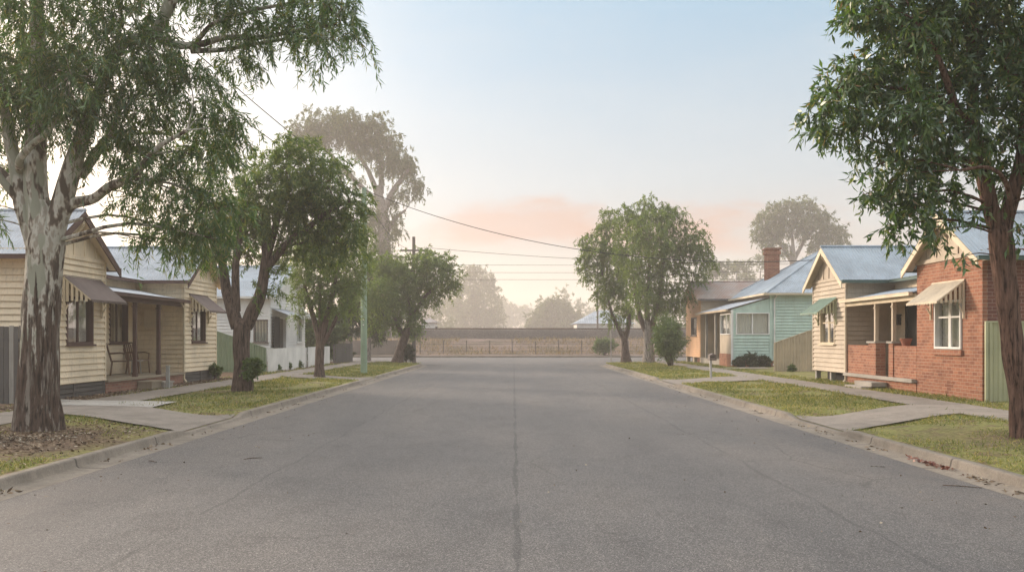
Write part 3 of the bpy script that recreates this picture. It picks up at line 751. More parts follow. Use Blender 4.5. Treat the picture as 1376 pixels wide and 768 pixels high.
m = MB(); m.box(11.5, 11.55, 29.6, 32.7, .0, .56); m.build('subfloor_backing', M['dark'], right_house, sgn=1)  # black sheet painted as the shade under the open floor
m = MB(); m.pbox(street_plane(12.6), 28.95, 29.1, .03, .16, 2.15, 2.45); m.pbox(street_plane(12.6), 28.92, 29.13, .02, .19, 2.45, 2.5); m.build('wall_lamp', M['wire'], right_house, sgn=1)
pot = MB(); pot.tube([(11.12, 25.3, 1.505), (11.12, 25.3, 1.62), (11.12, 25.3, 1.70), (11.12, 25.3, 1.715)], [.10, .14, .17, .17], 14)
o = tag(pot.build('flower_pot', M['terracotta'], None, smooth=False), 'low terracotta pot on the brick veranda wall', 'pot')

# ------------------------------------------------------------------ white weatherboard house further along on the left
wh = thing('house', (-12, 44, .22), 'white weatherboard house behind the low white fence', 'house'); s = -1
xf, y0, y1, fl = 12.0, 44.0, 51.3, .6; yc = (y0 + y1) / 2; ze, zr = 3.75, 5.55
r = MB()
for ye in (y0 - .35, y1 + .35): corr(r, [(xf - .35, ye, ze), (23, ye, ze), (23, yc, zr), (xf - .35, yc, zr)], (1, 0, 0))
ridge_cap(r, (xf - .36, yc, zr + .01), (23, yc, zr + .01)); r.build('roof', M['roof_blue'], wh, sgn=s)
gable_wing(wh, s, xf, 23, y0, y1, ze, zr, 3.72, .35, .35, None, M['white'], M['white'], M['white'], r, M['white'])
np_ = near_plane(y0); w = (12.15, 12.75, 1.58, 2.6)
m = MB(); ops = [(w[0] - .05, w[1] + .05, w[2] - .05, w[3] + .05)]; slabs(m, np_, xf + .121, 22.8, fl, 3.9, ops); clad(m, np_, xf, 22.8, fl, 3.9, ops); m.build('side_wall', M['white'], wh, sgn=s)
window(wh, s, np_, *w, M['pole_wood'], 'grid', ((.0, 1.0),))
pl2 = street_plane(xf); porch = (44.5, 47.0, .6, 2.75); w2 = (49.4, 50.5, 1.55, 2.75)
ops = [porch, (w2[0] - .05, w2[1] + .05, w2[2] - .05, w2[3] + .05)]
m = MB(); slabs(m, pl2, y0, y1, fl, 3.7, ops); clad(m, pl2, y0, y1, fl, 3.69, ops); m.build('front_wall', M['white'], wh, sgn=s)
m = MB(); slabs(m, street_plane(13.2), 44.13, 47.4, fl, 3.2); clad(m, street_plane(13.2), 44.13, 47.38, fl, 2.9)
m.box(12.121, 13.2, 47.05, 47.17, fl, 3.0); m.build('porch_wall', M['pale_board'], wh, sgn=s)
window(wh, s, pl2, *w2, M['white'], 'slide', ((.0, .45),))
awning(wh, s, pl2, 49.1, 50.8, 3.35, 2.85, .9, M['roof_white'], M['white'])
m = MB(); corr(m, [(11.1, 44.2, 2.88), (11.1, 47.4, 2.88), (11.98, 47.4, 3.2), (11.98, 44.2, 3.2)], (0, 1, 0)); m.build('porch_roof', M['roof_grey'], wh, sgn=s)
m = MB(); gutter(m, (11.06, 44.2, 2.84), (11.06, 47.4, 2.84)); m.build('porch_gutter', M['white'], wh, sgn=s); m = MB(); gutter(m, (xf - .34, y0 - .4, ze - .03), (23, y0 - .4, ze - .03)); m.build('gutter', M['white'], wh, sgn=s)
m = MB(); m.box(xf, 22.8, y1 - .12, y1, fl, 3.8); m.box(22.68, 22.8, y0, y1, fl, 3.8); m.build('back_wall', M['white'], wh, sgn=s)
m = MB(); m.box(xf + .05, 22.7, y0 + .05, y1 - .05, .05, fl - .002); m.build('plinth', M['brick_plinth'], wh, sgn=s)

# ------------------------------------------------------------------ mint green house on the right with the tan front wing
mh = thing('house', (11.5, 47, .22), 'mint green cottage with brick chimney and a tan front wing', 'house'); s = 1
X0, X1, Y0, Y1, ze, pitch = 13.5, 23.0, 47.0, 56.5, 4.08, .58
r = MB(); e = .32; xa, xb_, ya, yb = X0 - e, X1 + e, Y0 - e, Y1 + e; hw = (yb - ya) / 2; zr = ze + hw * pitch; xm_ = xa + hw; xn = xb_ - hw; ymid = ya + hw
corr(r, [(xa, ya, ze), (xb_, ya, ze), (xn, ymid, zr), (xm_, ymid, zr)] if xn - xm_ > .05 else [(xa, ya, ze), (xb_, ya, ze), (xm_, ymid, zr)], (1, 0, 0))
corr(r, [(xa, yb, ze), (xb_, yb, ze), (xm_, ymid, zr)], (1, 0, 0)); corr(r, [(xa, ya, ze), (xa, yb, ze), (xm_, ymid, zr)], (0, 1, 0)); corr(r, [(xb_, ya, ze), (xb_, yb, ze), (xm_, ymid, zr)], (0, 1, 0))
for x, y in ((xa, ya), (xb_, ya), (xa, yb), (xb_, yb)): ridge_cap(r, (x, y, ze + .01), (xm_, ymid, zr + .01), .06)
rf = r.build('roof', M['roof_blue'], mh, sgn=s)
c = MB(); cx, cy = 15.45, 53.4; c.box(cx - .36, cx + .36, cy - .36, cy + .36, 4.2, 7.0); c.box(cx - .42, cx + .42, cy - .42, cy + .42, 6.72, 6.92); c.box(cx - .45, cx + .45, cy - .45, cy + .45, 7.0, 7.1)
c.build('chimney', M['brick'], rf, sgn=s)
m = MB(); gutter(m, (xa, ya - .05, ze - .04), (xb_, ya - .05, ze - .04)); m.build('gutter', M['cream_trim'], mh, sgn=s); m = MB(); gutter(m, (xa - .05, ya, ze - .04), (xa - .05, yb, ze - .04)); m.build('gutter', M['cream_trim'], mh, sgn=s); m = MB(); m.box(xa + .02, xb_, ya + .03, Y0 - .002, ze - .08, ze - .06); m.build('eave_lining', M['cream_trim'], mh, sgn=s)
np_ = near_plane(Y0); w1 = (11.75, 13.42, 1.98, 3.02); w3 = (16.2, 18.1, 2.15, 3.05)
m = MB(); ops = [(w3[0] - .05, w3[1] + .05, w3[2] - .05, w3[3] + .05)]; slabs(m, np_, X0, X1, .55, ze, ops); clad(m, np_, X0 + .1, X1, .55, ze - .08, ops); m.pbox(np_, X0 - .02, X0 + .09, .001, .05, .5, ze - .1); m.build('side_wall', M['mint'], mh, sgn=s)
window(mh, s, np_, *w3, M['white'], 'slide', ((.0, 1.0),)); m = MB(); m.pbox(np_, 16.05, 18.25, .03, .09, 3.14, 3.62); m.build('window_hood', M['cream_pale'], mh, sgn=s)
# enclosed sunroom at the near front corner
m = MB(); ops = [(w1[0] - .05, w1[1] + .05, w1[2] - .05, w1[3] + .05)]
slabs(m, np_, 11.5, X0 - .002, .6, 3.24, ops); clad(m, np_, 11.5, X0 - .02, .6, 1.85, ops); m.prism([np_(11.5, 0, 3.242), np_(X0 - .002, 0, 3.242), np_(X0 - .002, 0, 3.84), np_(11.5, 0, 3.26)], (0, .1, 0))
m.pbox(np_, 11.5, X0 - .02, .001, .02, 1.852, 1.90); m.build('sunroom_wall', M['mint'], mh, sgn=s)
window(mh, s, np_, *w1, M['white'], 'slide', ((.0, 1.0),), sill=False, mg=.05)
p3 = street_plane(11.5); m = MB(); ws = (47.3, 49.5, 1.98, 3.0); slabs(m, p3, 47.13, 49.75, .9, 3.2, [(ws[0] - .05, ws[1] + .05, ws[2] - .05, ws[3] + .05)]); m.build('sunroom_front', M['cream_pale'], mh, sgn=s)
window(mh, s, p3, *ws, M['white'], 'slide', ((.2, .9),), sill=False, mg=.05)
m = MB(); m.box(11.48, 11.72, 47.12, 49.8, .1, .9); m.box(11.55, X1, 46.99 + .03, 47.12, .1, .6 - .002); m.build('plinth', M['brick'], mh, sgn=s)
m = MB(); m.pbox(np_, 11.46, 11.56, .001, .04, .6, 3.22); m.build('corner_trim', M['white'], mh, sgn=s)
m = MB(); corr(m, [(11.25, 46.9, 3.27), (11.25, 54.75, 3.27), (13.45, 54.75, 3.9), (13.45, 46.9, 3.9)], (0, 1, 0)); m.build('veranda_roof', M['roof_grey'], mh, sgn=s)
m = MB(); gutter(m, (11.2, 46.9, 3.2), (11.2, 54.7, 3.2)); m.build('veranda_gutter', M['tan'], mh, sgn=s)
m = MB(); slabs(m, street_plane(13.5), 47.2, 56.4, .5, ze, []); m.build('front_wall', M['tan'], mh, sgn=s)
m = MB(); slabs(m, p3, 50.9, 51.1, .5, 3.2); m.box(11.5, 11.62, 51.1 + 2.3, 51.1 + 2.42, .5, 3.2); m.build('veranda_post', M['pale_board'], mh, sgn=s)
m = MB(); m.box(11.5, 13.5, 49.8, 54.8, .1, .55); m.build('veranda_floor', M['concrete'], mh, sgn=s)
# tan wing with the rust stained roof
wy0, wy1 = 54.8, 59.4; wyc = (wy0 + wy1) / 2; wze, wzr = 4.12, 5.35
r = MB()
for ye in (wy0 - .3, wy1 + .3): corr(r, [(11.2, ye, wze), (17, ye, wze), (17, wyc, wzr), (11.2, wyc, wzr)], (1, 0, 0))
ridge_cap(r, (11.2, wyc, wzr), (17, wyc, wzr)); r.build('roof', M['roof_rust'], mh, sgn=s)
gable_wing(mh, s, 11.5, 17, wy0, wy1, wze, wzr, 4.05, .3, .28, None, M['tan'], M['tan_sunlit'], M['tan'], r, M['tan'])
m = MB(); npw = near_plane(wy0); slabs(m, npw, 11.621, 14, .55, 4.1); clad(m, npw, 11.5, 13.5, .55, 4.1); m.build('side_wall', M['tan'], mh, sgn=s)
ww = (56.0, 57.6, 1.95, 3.0); ops = [(ww[0] - .05, ww[1] + .05, ww[2] - .05, ww[3] + .05)]
m = MB(); slabs(m, p3, wy0, wy1, .55, 4.04, ops); clad(m, p3, wy0, wy1, .55, 4.02, ops); m.build('front_wall', M['tan_sunlit'], mh, sgn=s); window(mh, s, p3, *ww, M['pole_wood'], 'slide', ((.5, 1.0),))
for y in (54.95, 57, 59.2):
    m = MB(); m.box(11.5, 11.7, y - .15, y + .15, .1, .55); m.build('stump', M['cream_pale'], mh, sgn=s)
m = MB(); m.box(11.9, 14, 54.9, 59.3, .05, .55); m.build('subfloor_backing', M['brick_dark'], mh, sgn=s)
m = MB(); gutter(m, (11.25, wy0 - .36, wze - .04), (17, wy0 - .36, wze - .04)); m.build('wing_gutter', M['grey_board'], mh, sgn=s)
m = MB(); downpipe(m, 13.72, 46.93, 4.0, .3); m.tube([(11.42, 46.92, 3.2), (11.46, 46.92, 3.05), (11.46, 46.92, .3)], .035, 8); m.build('downpipe', M['white'], mh, sgn=s)

# ------------------------------------------------------------------ fences
def sheet_fence(name, label, s, y, x0, x1, zt, mat, rake=None, pitch=.22, posts=2.4, z0=.12):
    """ribbed steel fence running away from the street at depth y; rake = (x, z) where the top starts to fall towards the street end x0"""
    root = thing(name, (s * x0, y, .2), label, 'fence'); m = MB()
    top = lambda x: zt if rake is None or x > rake[0] else rake[1] + (zt - rake[1]) * (x - x0) / (rake[0] - x0)
    x = x0
    while x < x1 - .02:
        a, b = x, min(x + pitch, x1); q = (b - a)
        prof = [(0, 0), (.22, 0), (.32, -.035), (.5, -.035), (.6, 0), (.78, 0), (.83, -.015), (.9, 0), (1, 0)]
        for (t0, d0), (t1, d1) in zip(prof, prof[1:]):
            p, r_ = a + q * t0, a + q * t1
            m.hexa([(p, y + d0, z0), (r_, y + d1, z0), (r_, y + d1 + .012, z0), (p, y + d0 + .012, z0), (p, y + d0, top(p)), (r_, y + d1, top(r_)), (r_, y + d1 + .012, top(r_)), (p, y + d0 + .012, top(p))])
        x += pitch
    m.build('panel', mat, root, sgn=s)
    cap = MB()
    xs_ = [x0] + ([rake[0]] if rake else []) + [x1]
    for a, b in zip(xs_, xs_[1:]): cap.bar((a, y - .01, top(a) + .015), (b, y - .01, top(b) + .015), .05, .04); cap.bar((a, y - .01, z0 + .04), (b, y - .01, z0 + .04), .045, .05)
    cap.build('rail', mat, root, sgn=s)
    for px in np.arange(x0, x1, posts):
        p = MB(); p.box(px - .03, px + .03, y - .05, y + .01, .1, top(px) + .03); p.build('post', mat, root, sgn=s)
    return root
def paling(name, label, s, run, a0, a1, at, z0, zt, mat, w=.1, gap=.012, odd=None, cat='fence', jit=.02):
    """upright boards; run='x' (away from the street, at depth at) or 'y' (along the street, at distance at)"""
    loc = (s * a0, at, .2) if run == 'x' else (s * at, a0, .2)
    root = thing(name, loc, label, cat); m = MB(); rr = random.Random(len(label))
    pl = near_plane(at) if run == 'x' else street_plane(at)
    a = a0; i = 0
    while a < a1:
        h = zt + rr.uniform(-jit, jit); t = rr.uniform(-.004, .004)
        (odd if odd is not None and i == 2 else m).pbox(pl, a, min(a + w, a1), t, .018 + t, z0 + rr.uniform(0, .02), h); a += w + gap; i += 1
    m.build('palings', mat, root, sgn=s)
    if odd is not None: odd.build('palings', M['pale_board'], root, sgn=s)
    b = MB()
    for z in (z0 + .3, zt - .35): b.pbox(pl, a0, a1, -.05, -.005, z, z + .075)
    b.build('rail', mat, root, sgn=s)
    for q in np.arange(a0 + .02, a1, 2.3):
        p = MB(); p.pbox(pl, q, q + .1, -.15, -.052, .08, zt - .03); p.build('post', mat, root, sgn=s)
    return root
paling('paling_fence', 'weathered grey paling fence behind the big gum trunk', -1, 'x', 11.02, 17.5, 20.1, .16, 1.98, M['grey_board'], odd=MB())
sheet_fence('metal_fence', 'green steel fence dropping at its end beside the white house', -1, 39.1, 10.85, 15.5, 2.02, M['fence_deep'], rake=(13.0, 1.28))
o = paling('picket_fence', 'long stretch of low white board fence before the white house', -1, 'y', 39.2, 46.3, 10.8, .2, 1.27, M['white'], w=.14, gap=.001, jit=.004)
o = paling('picket_fence', 'short stretch of low white board fence past the gate gap', -1, 'y', 46.9, 52.4, 10.8, .2, 1.27, M['white'], w=.14, gap=.001, jit=.004)
o = paling('paling_fence', 'grey paling fence along the far left path before the corner', -1, 'y', 54.2, 68.5 - 8.6, 10.8, .15, 1.4, M['grey_board'], w=.12)
sheet_fence('metal_fence', 'sage green steel fence against the dark brick side wall', 1, 20.75, 10.98, 16.5, 2.08, M['fence_green'])
sheet_fence('metal_fence', 'tan steel fence sloping down beside the mint house', 1, 40.2, 11.75, 17.0, 2.15, M['fence_tan'], rake=(13.6, 1.5), pitch=.26)

# ------------------------------------------------------------------ small things by the houses
def chair(x, y, rz, label):
    root = thing('veranda_chair', (-x, y, .592), label, 'chair'); z = .592
    ca, sa = math.cos(rz), math.sin(rz)
    P = lambda u, v, w: (x + u * ca - v * sa, y + u * sa + v * ca, z + w)
    m = MB()
    for i in range(7):
        v = -.22 + i * .44 / 6; m.bar(P(-.22, v, .43), P(.22, v, .43), .066, .03)
    for u in (-.22, .22): m.bar(P(u, -.24, .42), P(u, .24, .42), .03, .03)
    m.build('seat', M['cane'], root, sgn=-1)
    m = MB()
    for i in range(6): u = -.2 + i * .08; m.bar(P(u, .24, .44), P(u * 1.05, .36, .92), .036, .022)
    m.tube([P(-.23, .24, .42), P(-.26, .36, .88), P(-.12, .39, .98), P(.12, .39, .98), P(.26, .36, .88), P(.23, .24, .42)], .026, 6); m.build('backrest', M['cane'], root, sgn=-1)
    for u in (-.22, .22):
        for v, dv in ((-.22, -.04), (.22, .05)):
            m = MB(); m.tube([P(u, v, .42), P(u * 1.08, v + dv, 0)], .026, 6); m.build('leg', M['cane'], root, sgn=-1)
        m = MB(); m.tube([P(u * 1.15, .3, .66), P(u * 1.2, .0, .68), P(u * 1.15, -.22, .64), P(u, -.22, .42)], .024, 6); m.build('armrest', M['cane'], root, sgn=-1)
chair(12.05, 27.35, -2.0, 'brown cane armchair on the veranda, nearer the gum trunk')
chair(12.15, 28.9, -1.2, 'brown cane armchair on the veranda, in front of the side wall')
t = thing('side_table', (-11.95, 28.15, .592), 'small low table between the cane armchairs', 'table')
m = MB(); m.tube([(11.95, 28.15, 1.0), (11.95, 28.15, 1.03)], .26, 16); m.build('tabletop', M['pale_board'], t, sgn=-1)
for dx, dy in ((-.15, -.15), (.15, -.15), (.15, .15), (-.15, .15)):
    m = MB(); m.bar((11.95 + dx, 28.15 + dy, .592), (11.95 + dx * .8, 28.15 + dy * .8, 1.0), .03, .03); m.build('leg', M['pale_board'], t, sgn=-1)
m = MB(); m.box(-.045, .045, -.045, .045, .1, .78); m.box(-.055, .055, -.055, .055, .78, .80)
m.v = [(x + 10.35, y + 26.75, z + .1) for x, y, z in m.v]
tag(m.build('short_post', M['metal'], None, sgn=-1), 'short grey post beside the veranda steps', 'post')
# letterbox on a leaning post
lb = thing('letterbox', (7.72, 34.9, .16), 'grey letterbox on a leaning post in the grass', 'letterbox')
m = MB(); m.bar((7.72, 34.9, .1), (7.70, 34.9, 1.05), .09, .07); m.build('post', M['metal'], lb)
m = MB(); m.box(7.62, 7.88, 34.65, 35.0, .86, 1.06); m.prism([(7.6, 34.62, 1.062), (7.9, 34.62, 1.062), (7.75, 34.62, 1.14)], (0, .41, 0)); m.build('box', M['pole_wood'], lb)
m = MB(); m.box(7.64, 7.80, 34.635, 34.648, .98, 1.01); m.build('slot', M['dark'], lb)

# ------------------------------------------------------------------ poles and wires
def pole(name, label, x, y, h, r0, r1, mat, arm=None):
    root = thing(name, (x, y, .12), label, 'pole')
    m = MB(); n = 14; m.tube([(x, y, h * i / n) for i in range(n + 1)], [r0 + (r1 - r0) * i / n for i in range(n + 1)], 14); m.build('shaft', mat, root, smooth=False)
    if arm:
        for z, hw in arm:
            m = MB(); m.box(x - hw, x + hw, y - .16, y - .06 - r1 + .1, z - .06, z + .06); a = m.build('crossarm', M['pole_wood'], root)
            for k in (-.92, -.5, .5, .92):
                q = MB(); q.tube([(x + hw * k, y - .11, z + .06), (x + hw * k, y - .11, z + .12), (x + hw * k, y - .11, z + .2)], [.02, .045, .03], 8); q.build('insulator', M['white'], a)
    return root
gp = pole('power_pole', 'green painted pole with two small discs on the left verge', W(489, 0, 40.5)[0], 40.5, 8.55, .155, .12, M['pole_green'])
for z in (2.58, 2.33):
    m = MB(); m.tube([(-6.78, 40.5 - .15, z), (-6.78, 40.5 - .17, z)], .045 if z > 2.5 else .03, 12); m.build('disc', M['white'], gp)
pole('power_pole', 'grey timber pole with crossarm standing behind the leaning street tree', -6.85, 61.3, 8.7, .16, .11, M['pole_wood'], ((7.75, .9),))
pole('rail_pole', 'thin distant pole beyond the railway beside the white roofed cottage', W(803, 0, 110)[0], 110, 11.0, .13, .1, M['pole_wood'])
sp = thing('sign_post', (W(821, 0, 66)[0], 66, .1), 'thin pale post at the corner before the two street trees', 'post')
m = MB(); m.tube([(W(821, 0, 66)[0], 66, 0), (W(821, 0, 66)[0], 66, 2.45)], .045, 8); m.build('shaft', M['pale_board'], sp)
def wire(label, a, b, sag, r=.016, n=36, group=None):
    a = Vector(a); b = Vector(b); pts = []
    for i in range(n + 1):
        t = i / n; p = a.lerp(b, t); p.z -= sag * 4 * t * (1 - t); pts.append(p)
    m = MB(); m.tube(pts, r, 5); return tag(m.build('power_line', M['wire'], None, smooth=True), label, 'power line', group)
gpx = W(489, 0, 40.5)[0]
wire('upper power line running over the big gum to the green pole', (gpx - .0, -12, 8.6), (gpx, 40.5, 8.5), .75, .013)
wire('lower power line running over the big gum to the green pole', (gpx - .55, -12, 8.35), (gpx - .1, 40.5, 8.05), .85, .012)
wire('service line crossing the street from the green pole to the weatherboard gable', (gpx, 40.5, 8.45), (10.85, 32.4, 4.55), 1.05, .014)
wire('power line running between the green pole and the timber pole', (gpx, 40.5, 8.3), (-7.3, 61.2, 7.9), .5, .014)
for k, (xo, z, dz, lb_) in enumerate(((.8, 7.95, 0, 'topmost of the thin lines crossing above the railway from the timber pole'), (.45, 7.2, -.15, 'second highest of the thin lines crossing above the far corner'),
                                      (-.2, 6.35, -.1, 'third highest of the thin lines crossing above the far corner'), (-.4, 5.55, -.05, 'lowest of the thin lines crossing above the far corner'))):
    wire(lb_, (-6.85 + xo, 61.2, z) if k == 0 else (-40, 98.5, z + 3.0), (26, 66, 7.4) if k == 0 else (45, 98.5, z + 3.0 + dz), .5 if k == 0 else .3, .014 if k == 0 else .018)

# ------------------------------------------------------------------ railway and the wire fence before it
for y, lb_ in ((98.9, 'near steel rail on top of the ballast bank'), (100.4, 'far steel rail on top of the ballast bank')):
    m = MB(); m.box(-150, 150, y - .035, y + .035, 2.86, 2.9); m.box(-150, 150, y - .012, y + .012, 2.78, 2.86); m.box(-150, 150, y - .07, y + .07, 2.76, 2.78); tag(m.build('rail', M['rail'], None), lb_, 'rail')
wf = thing('wire_fence', (0, 87, .2), 'wire fence on grey posts below the railway bank', 'fence')
fx = np.arange(-40.6, 42, 2.25); rr = random.Random(3)
for x in fx:
    m = MB(); h = 1.55 + rr.uniform(-.12, .1); l = rr.uniform(-.05, .05); m.bar((x, 87, .05), (x + l, 87, h), .10, .10, (0, 1, 0)); m.build('post', M['pole_wood'], wf)
for z in (.5, .85, 1.2, 1.42):
    m = MB(); m.bar((-41, 86.94, z), (42, 86.94, z), .018, .018); m.build('wire', M['wire'], wf)
# low timber barrier near the left corner (grey boards across the end of the verge)
paling('paling_fence', 'low dark board fence across the street behind the corner bush', -1, 'x', 10.2, 17.5, 85.5, .1, 1.55, M['pole_wood'], w=.16)

# ------------------------------------------------------------------ far buildings
def cottage(label, x0, x1, y0, y1, ze, zr, wm, rm):
    root = thing('cottage', ((x0 + x1) / 2, y0, 0), label, 'house')
    m = MB(); pln = near_plane(y0); wn = (x0 + (x1 - x0) * .3, x0 + (x1 - x0) * .3 + 1.3, ze - 1.9, ze - .7)
    slabs(m, pln, x0, x1, -.1, ze, [wn]); m.box(x0, x0 + .12, y0 + .12, y1, -.1, ze); m.box(x1 - .12, x1, y0 + .12, y1, -.1, ze); m.box(x0 + .12, x1 - .12, y1 - .12, y1, -.1, ze); m.build('wall', wm, root)
    window(root, 1, pln, wn[0] + .05, wn[1] - .05, wn[2] + .05, wn[3] - .05, M['white'], 'slide', ((0, 1.0),))
    r = MB(); e = .4; hw = (y1 - y0) / 2 + e; yc = (y0 + y1) / 2; a, b = x0 - e, x1 + e
    m1, m2 = a + hw, b - hw
    if m2 <= m1: m1 = m2 = (a + b) / 2
    Q = [(a, y0 - e, ze), (b, y0 - e, ze), (b, y1 + e, ze), (a, y1 + e, ze)]
    f = (m1, yc, zr); g = (m2, yc, zr)
    for P, u in (([Q[0], Q[1], g, f], (1, 0, 0)), ([Q[3], Q[2], g, f], (1, 0, 0)), ([Q[0], Q[3], f], (0, 1, 0)), ([Q[1], Q[2], g], (0, 1, 0))): 
        if len(P) == 4 and m1 == m2: P = P[:3]
        corr(r, P, u, .3, .02)
    r.build('roof', rm, root); return root
cottage('distant cottage with a pale hipped roof beyond the railway', W(775, 0, 118)[0], W(835, 0, 118)[0] + 1.5, 118, 124, 3.7, 5.6, M['white'], M['roof_grey'])
cottage('small distant pale building beyond the railway at left', W(566, 0, 120)[0], W(584, 0, 120)[0], 120, 124, 3.9, 4.6, M['white'], M['roof_rust'])
# ------------------------------------------------------------------ trees and plants
def catmull(P, step):
    P = np.array(P, float); n = len(P)
    if n == 2:
        k = max(2, int(np.linalg.norm(P[1, :3] - P[0, :3]) / step)); t = np.linspace(0, 1, k + 1)[:, None]; return P[0] * (1 - t) + P[1] * t
    Q = np.vstack([2 * P[0] - P[1], P, 2 * P[-1] - P[-2]]); out = []
    for i in range(1, n):
        p0, p1, p2, p3 = Q[i - 1], Q[i], Q[i + 1], Q[i + 2]
        k = max(2, int(np.linalg.norm(p2[:3] - p1[:3]) / step))
        for t in np.linspace(0, 1, k, endpoint=False):
            out.append(.5 * ((2 * p1) + (-p0 + p2) * t + (2 * p0 - 5 * p1 + 4 * p2 - p3) * t * t + (-p0 + 3 * p1 - 3 * p2 + p3) * t ** 3))
    out.append(P[-1]); return np.array(out)
class Tubes:
    def __init__(s): s.V = []; s.Fq = []; s.n = 0
    def tube(s, P, n=8, rough=0.0, freq=3.0, seed=0.0, ridges=0.0):
        """P (m,4): x y z r"""
        P = np.asarray(P, float); m = len(P); c = P[:, :3]; r = np.maximum(P[:, 3], .0015)
        T = np.gradient(c, axis=0); T /= np.linalg.norm(T, axis=1)[:, None] + 1e-9
        ref = np.array([1.0, 0, 0]) if abs(T[0, 0]) < .9 else np.array([0, 1.0, 0]); A = np.zeros_like(c)
        for i in range(m):
            a = ref - T[i] * (ref @ T[i]); a /= np.linalg.norm(a) + 1e-9; A[i] = a; ref = a
        B = np.cross(T, A); th = np.linspace(0, 2 * math.pi, n, endpoint=False)
        rr = np.repeat(r[:, None], n, 1)
        if rough:
            for i in range(m):
                for k in range(n):
                    d = A[i] * math.cos(th[k]) + B[i] * math.sin(th[k]); q = c[i] + d * r[i]
                    v = mnoise.noise((q[0] * freq + seed, q[1] * freq, q[2] * freq * .45)) * rough
                    if ridges: v += ridges * (abs(mnoise.noise((math.cos(th[k]) * 5 + seed, math.sin(th[k]) * 5, q[2] * 1.1))) - .2) * max(0, min(1.6, 1.5 - .30 * (c[i][2])))
                    rr[i, k] *= 1 + v
        V = c[:, None, :] + rr[:, :, None] * (A[:, None, :] * np.cos(th)[None, :, None] + B[:, None, :] * np.sin(th)[None, :, None])
        i0 = np.arange(m * n).reshape(m, n); j = np.roll(i0, -1, 1)
        s.Fq.append(np.stack([i0[:-1], j[:-1], j[1:], i0[1:]], -1).reshape(-1, 4) + s.n); s.V.append(V.reshape(-1, 3)); s.n += m * n
    def build(s, name, mat, parent):
        if not s.V: return None
        return mesh_np(name, np.vstack(s.V), np.vstack(s.Fq), mat, parent, smooth=True)
def unit(v): return v / (np.linalg.norm(v, axis=-1, keepdims=True) + 1e-9)
def leaf_mesh(name, base, d, ln, wd, mat, parent, rg, fold=.0):
    """one narrow pointed leaf per row: two quads with a bend so that it catches light unevenly"""
    n = len(base); side = unit(np.cross(d, rg.normal(size=(n, 3)))); nrm = unit(np.cross(side, d))
    ln = ln[:, None]; wd = wd[:, None]
    mid = base + d * ln * .45 + nrm * ln * .06; tip = base + d * ln + nrm * ln * rg.uniform(-.18, .12, (n, 1))
    V = np.stack([base, mid - side * wd, tip, mid + side * wd], 1).reshape(-1, 3)
    i = np.arange(n)[:, None] * 4; Fq = i + np.array([[0, 1, 2, 3]])
    return mesh_np(name, V, Fq, mat, parent)
DOWN = np.array([0, 0, -1.0])
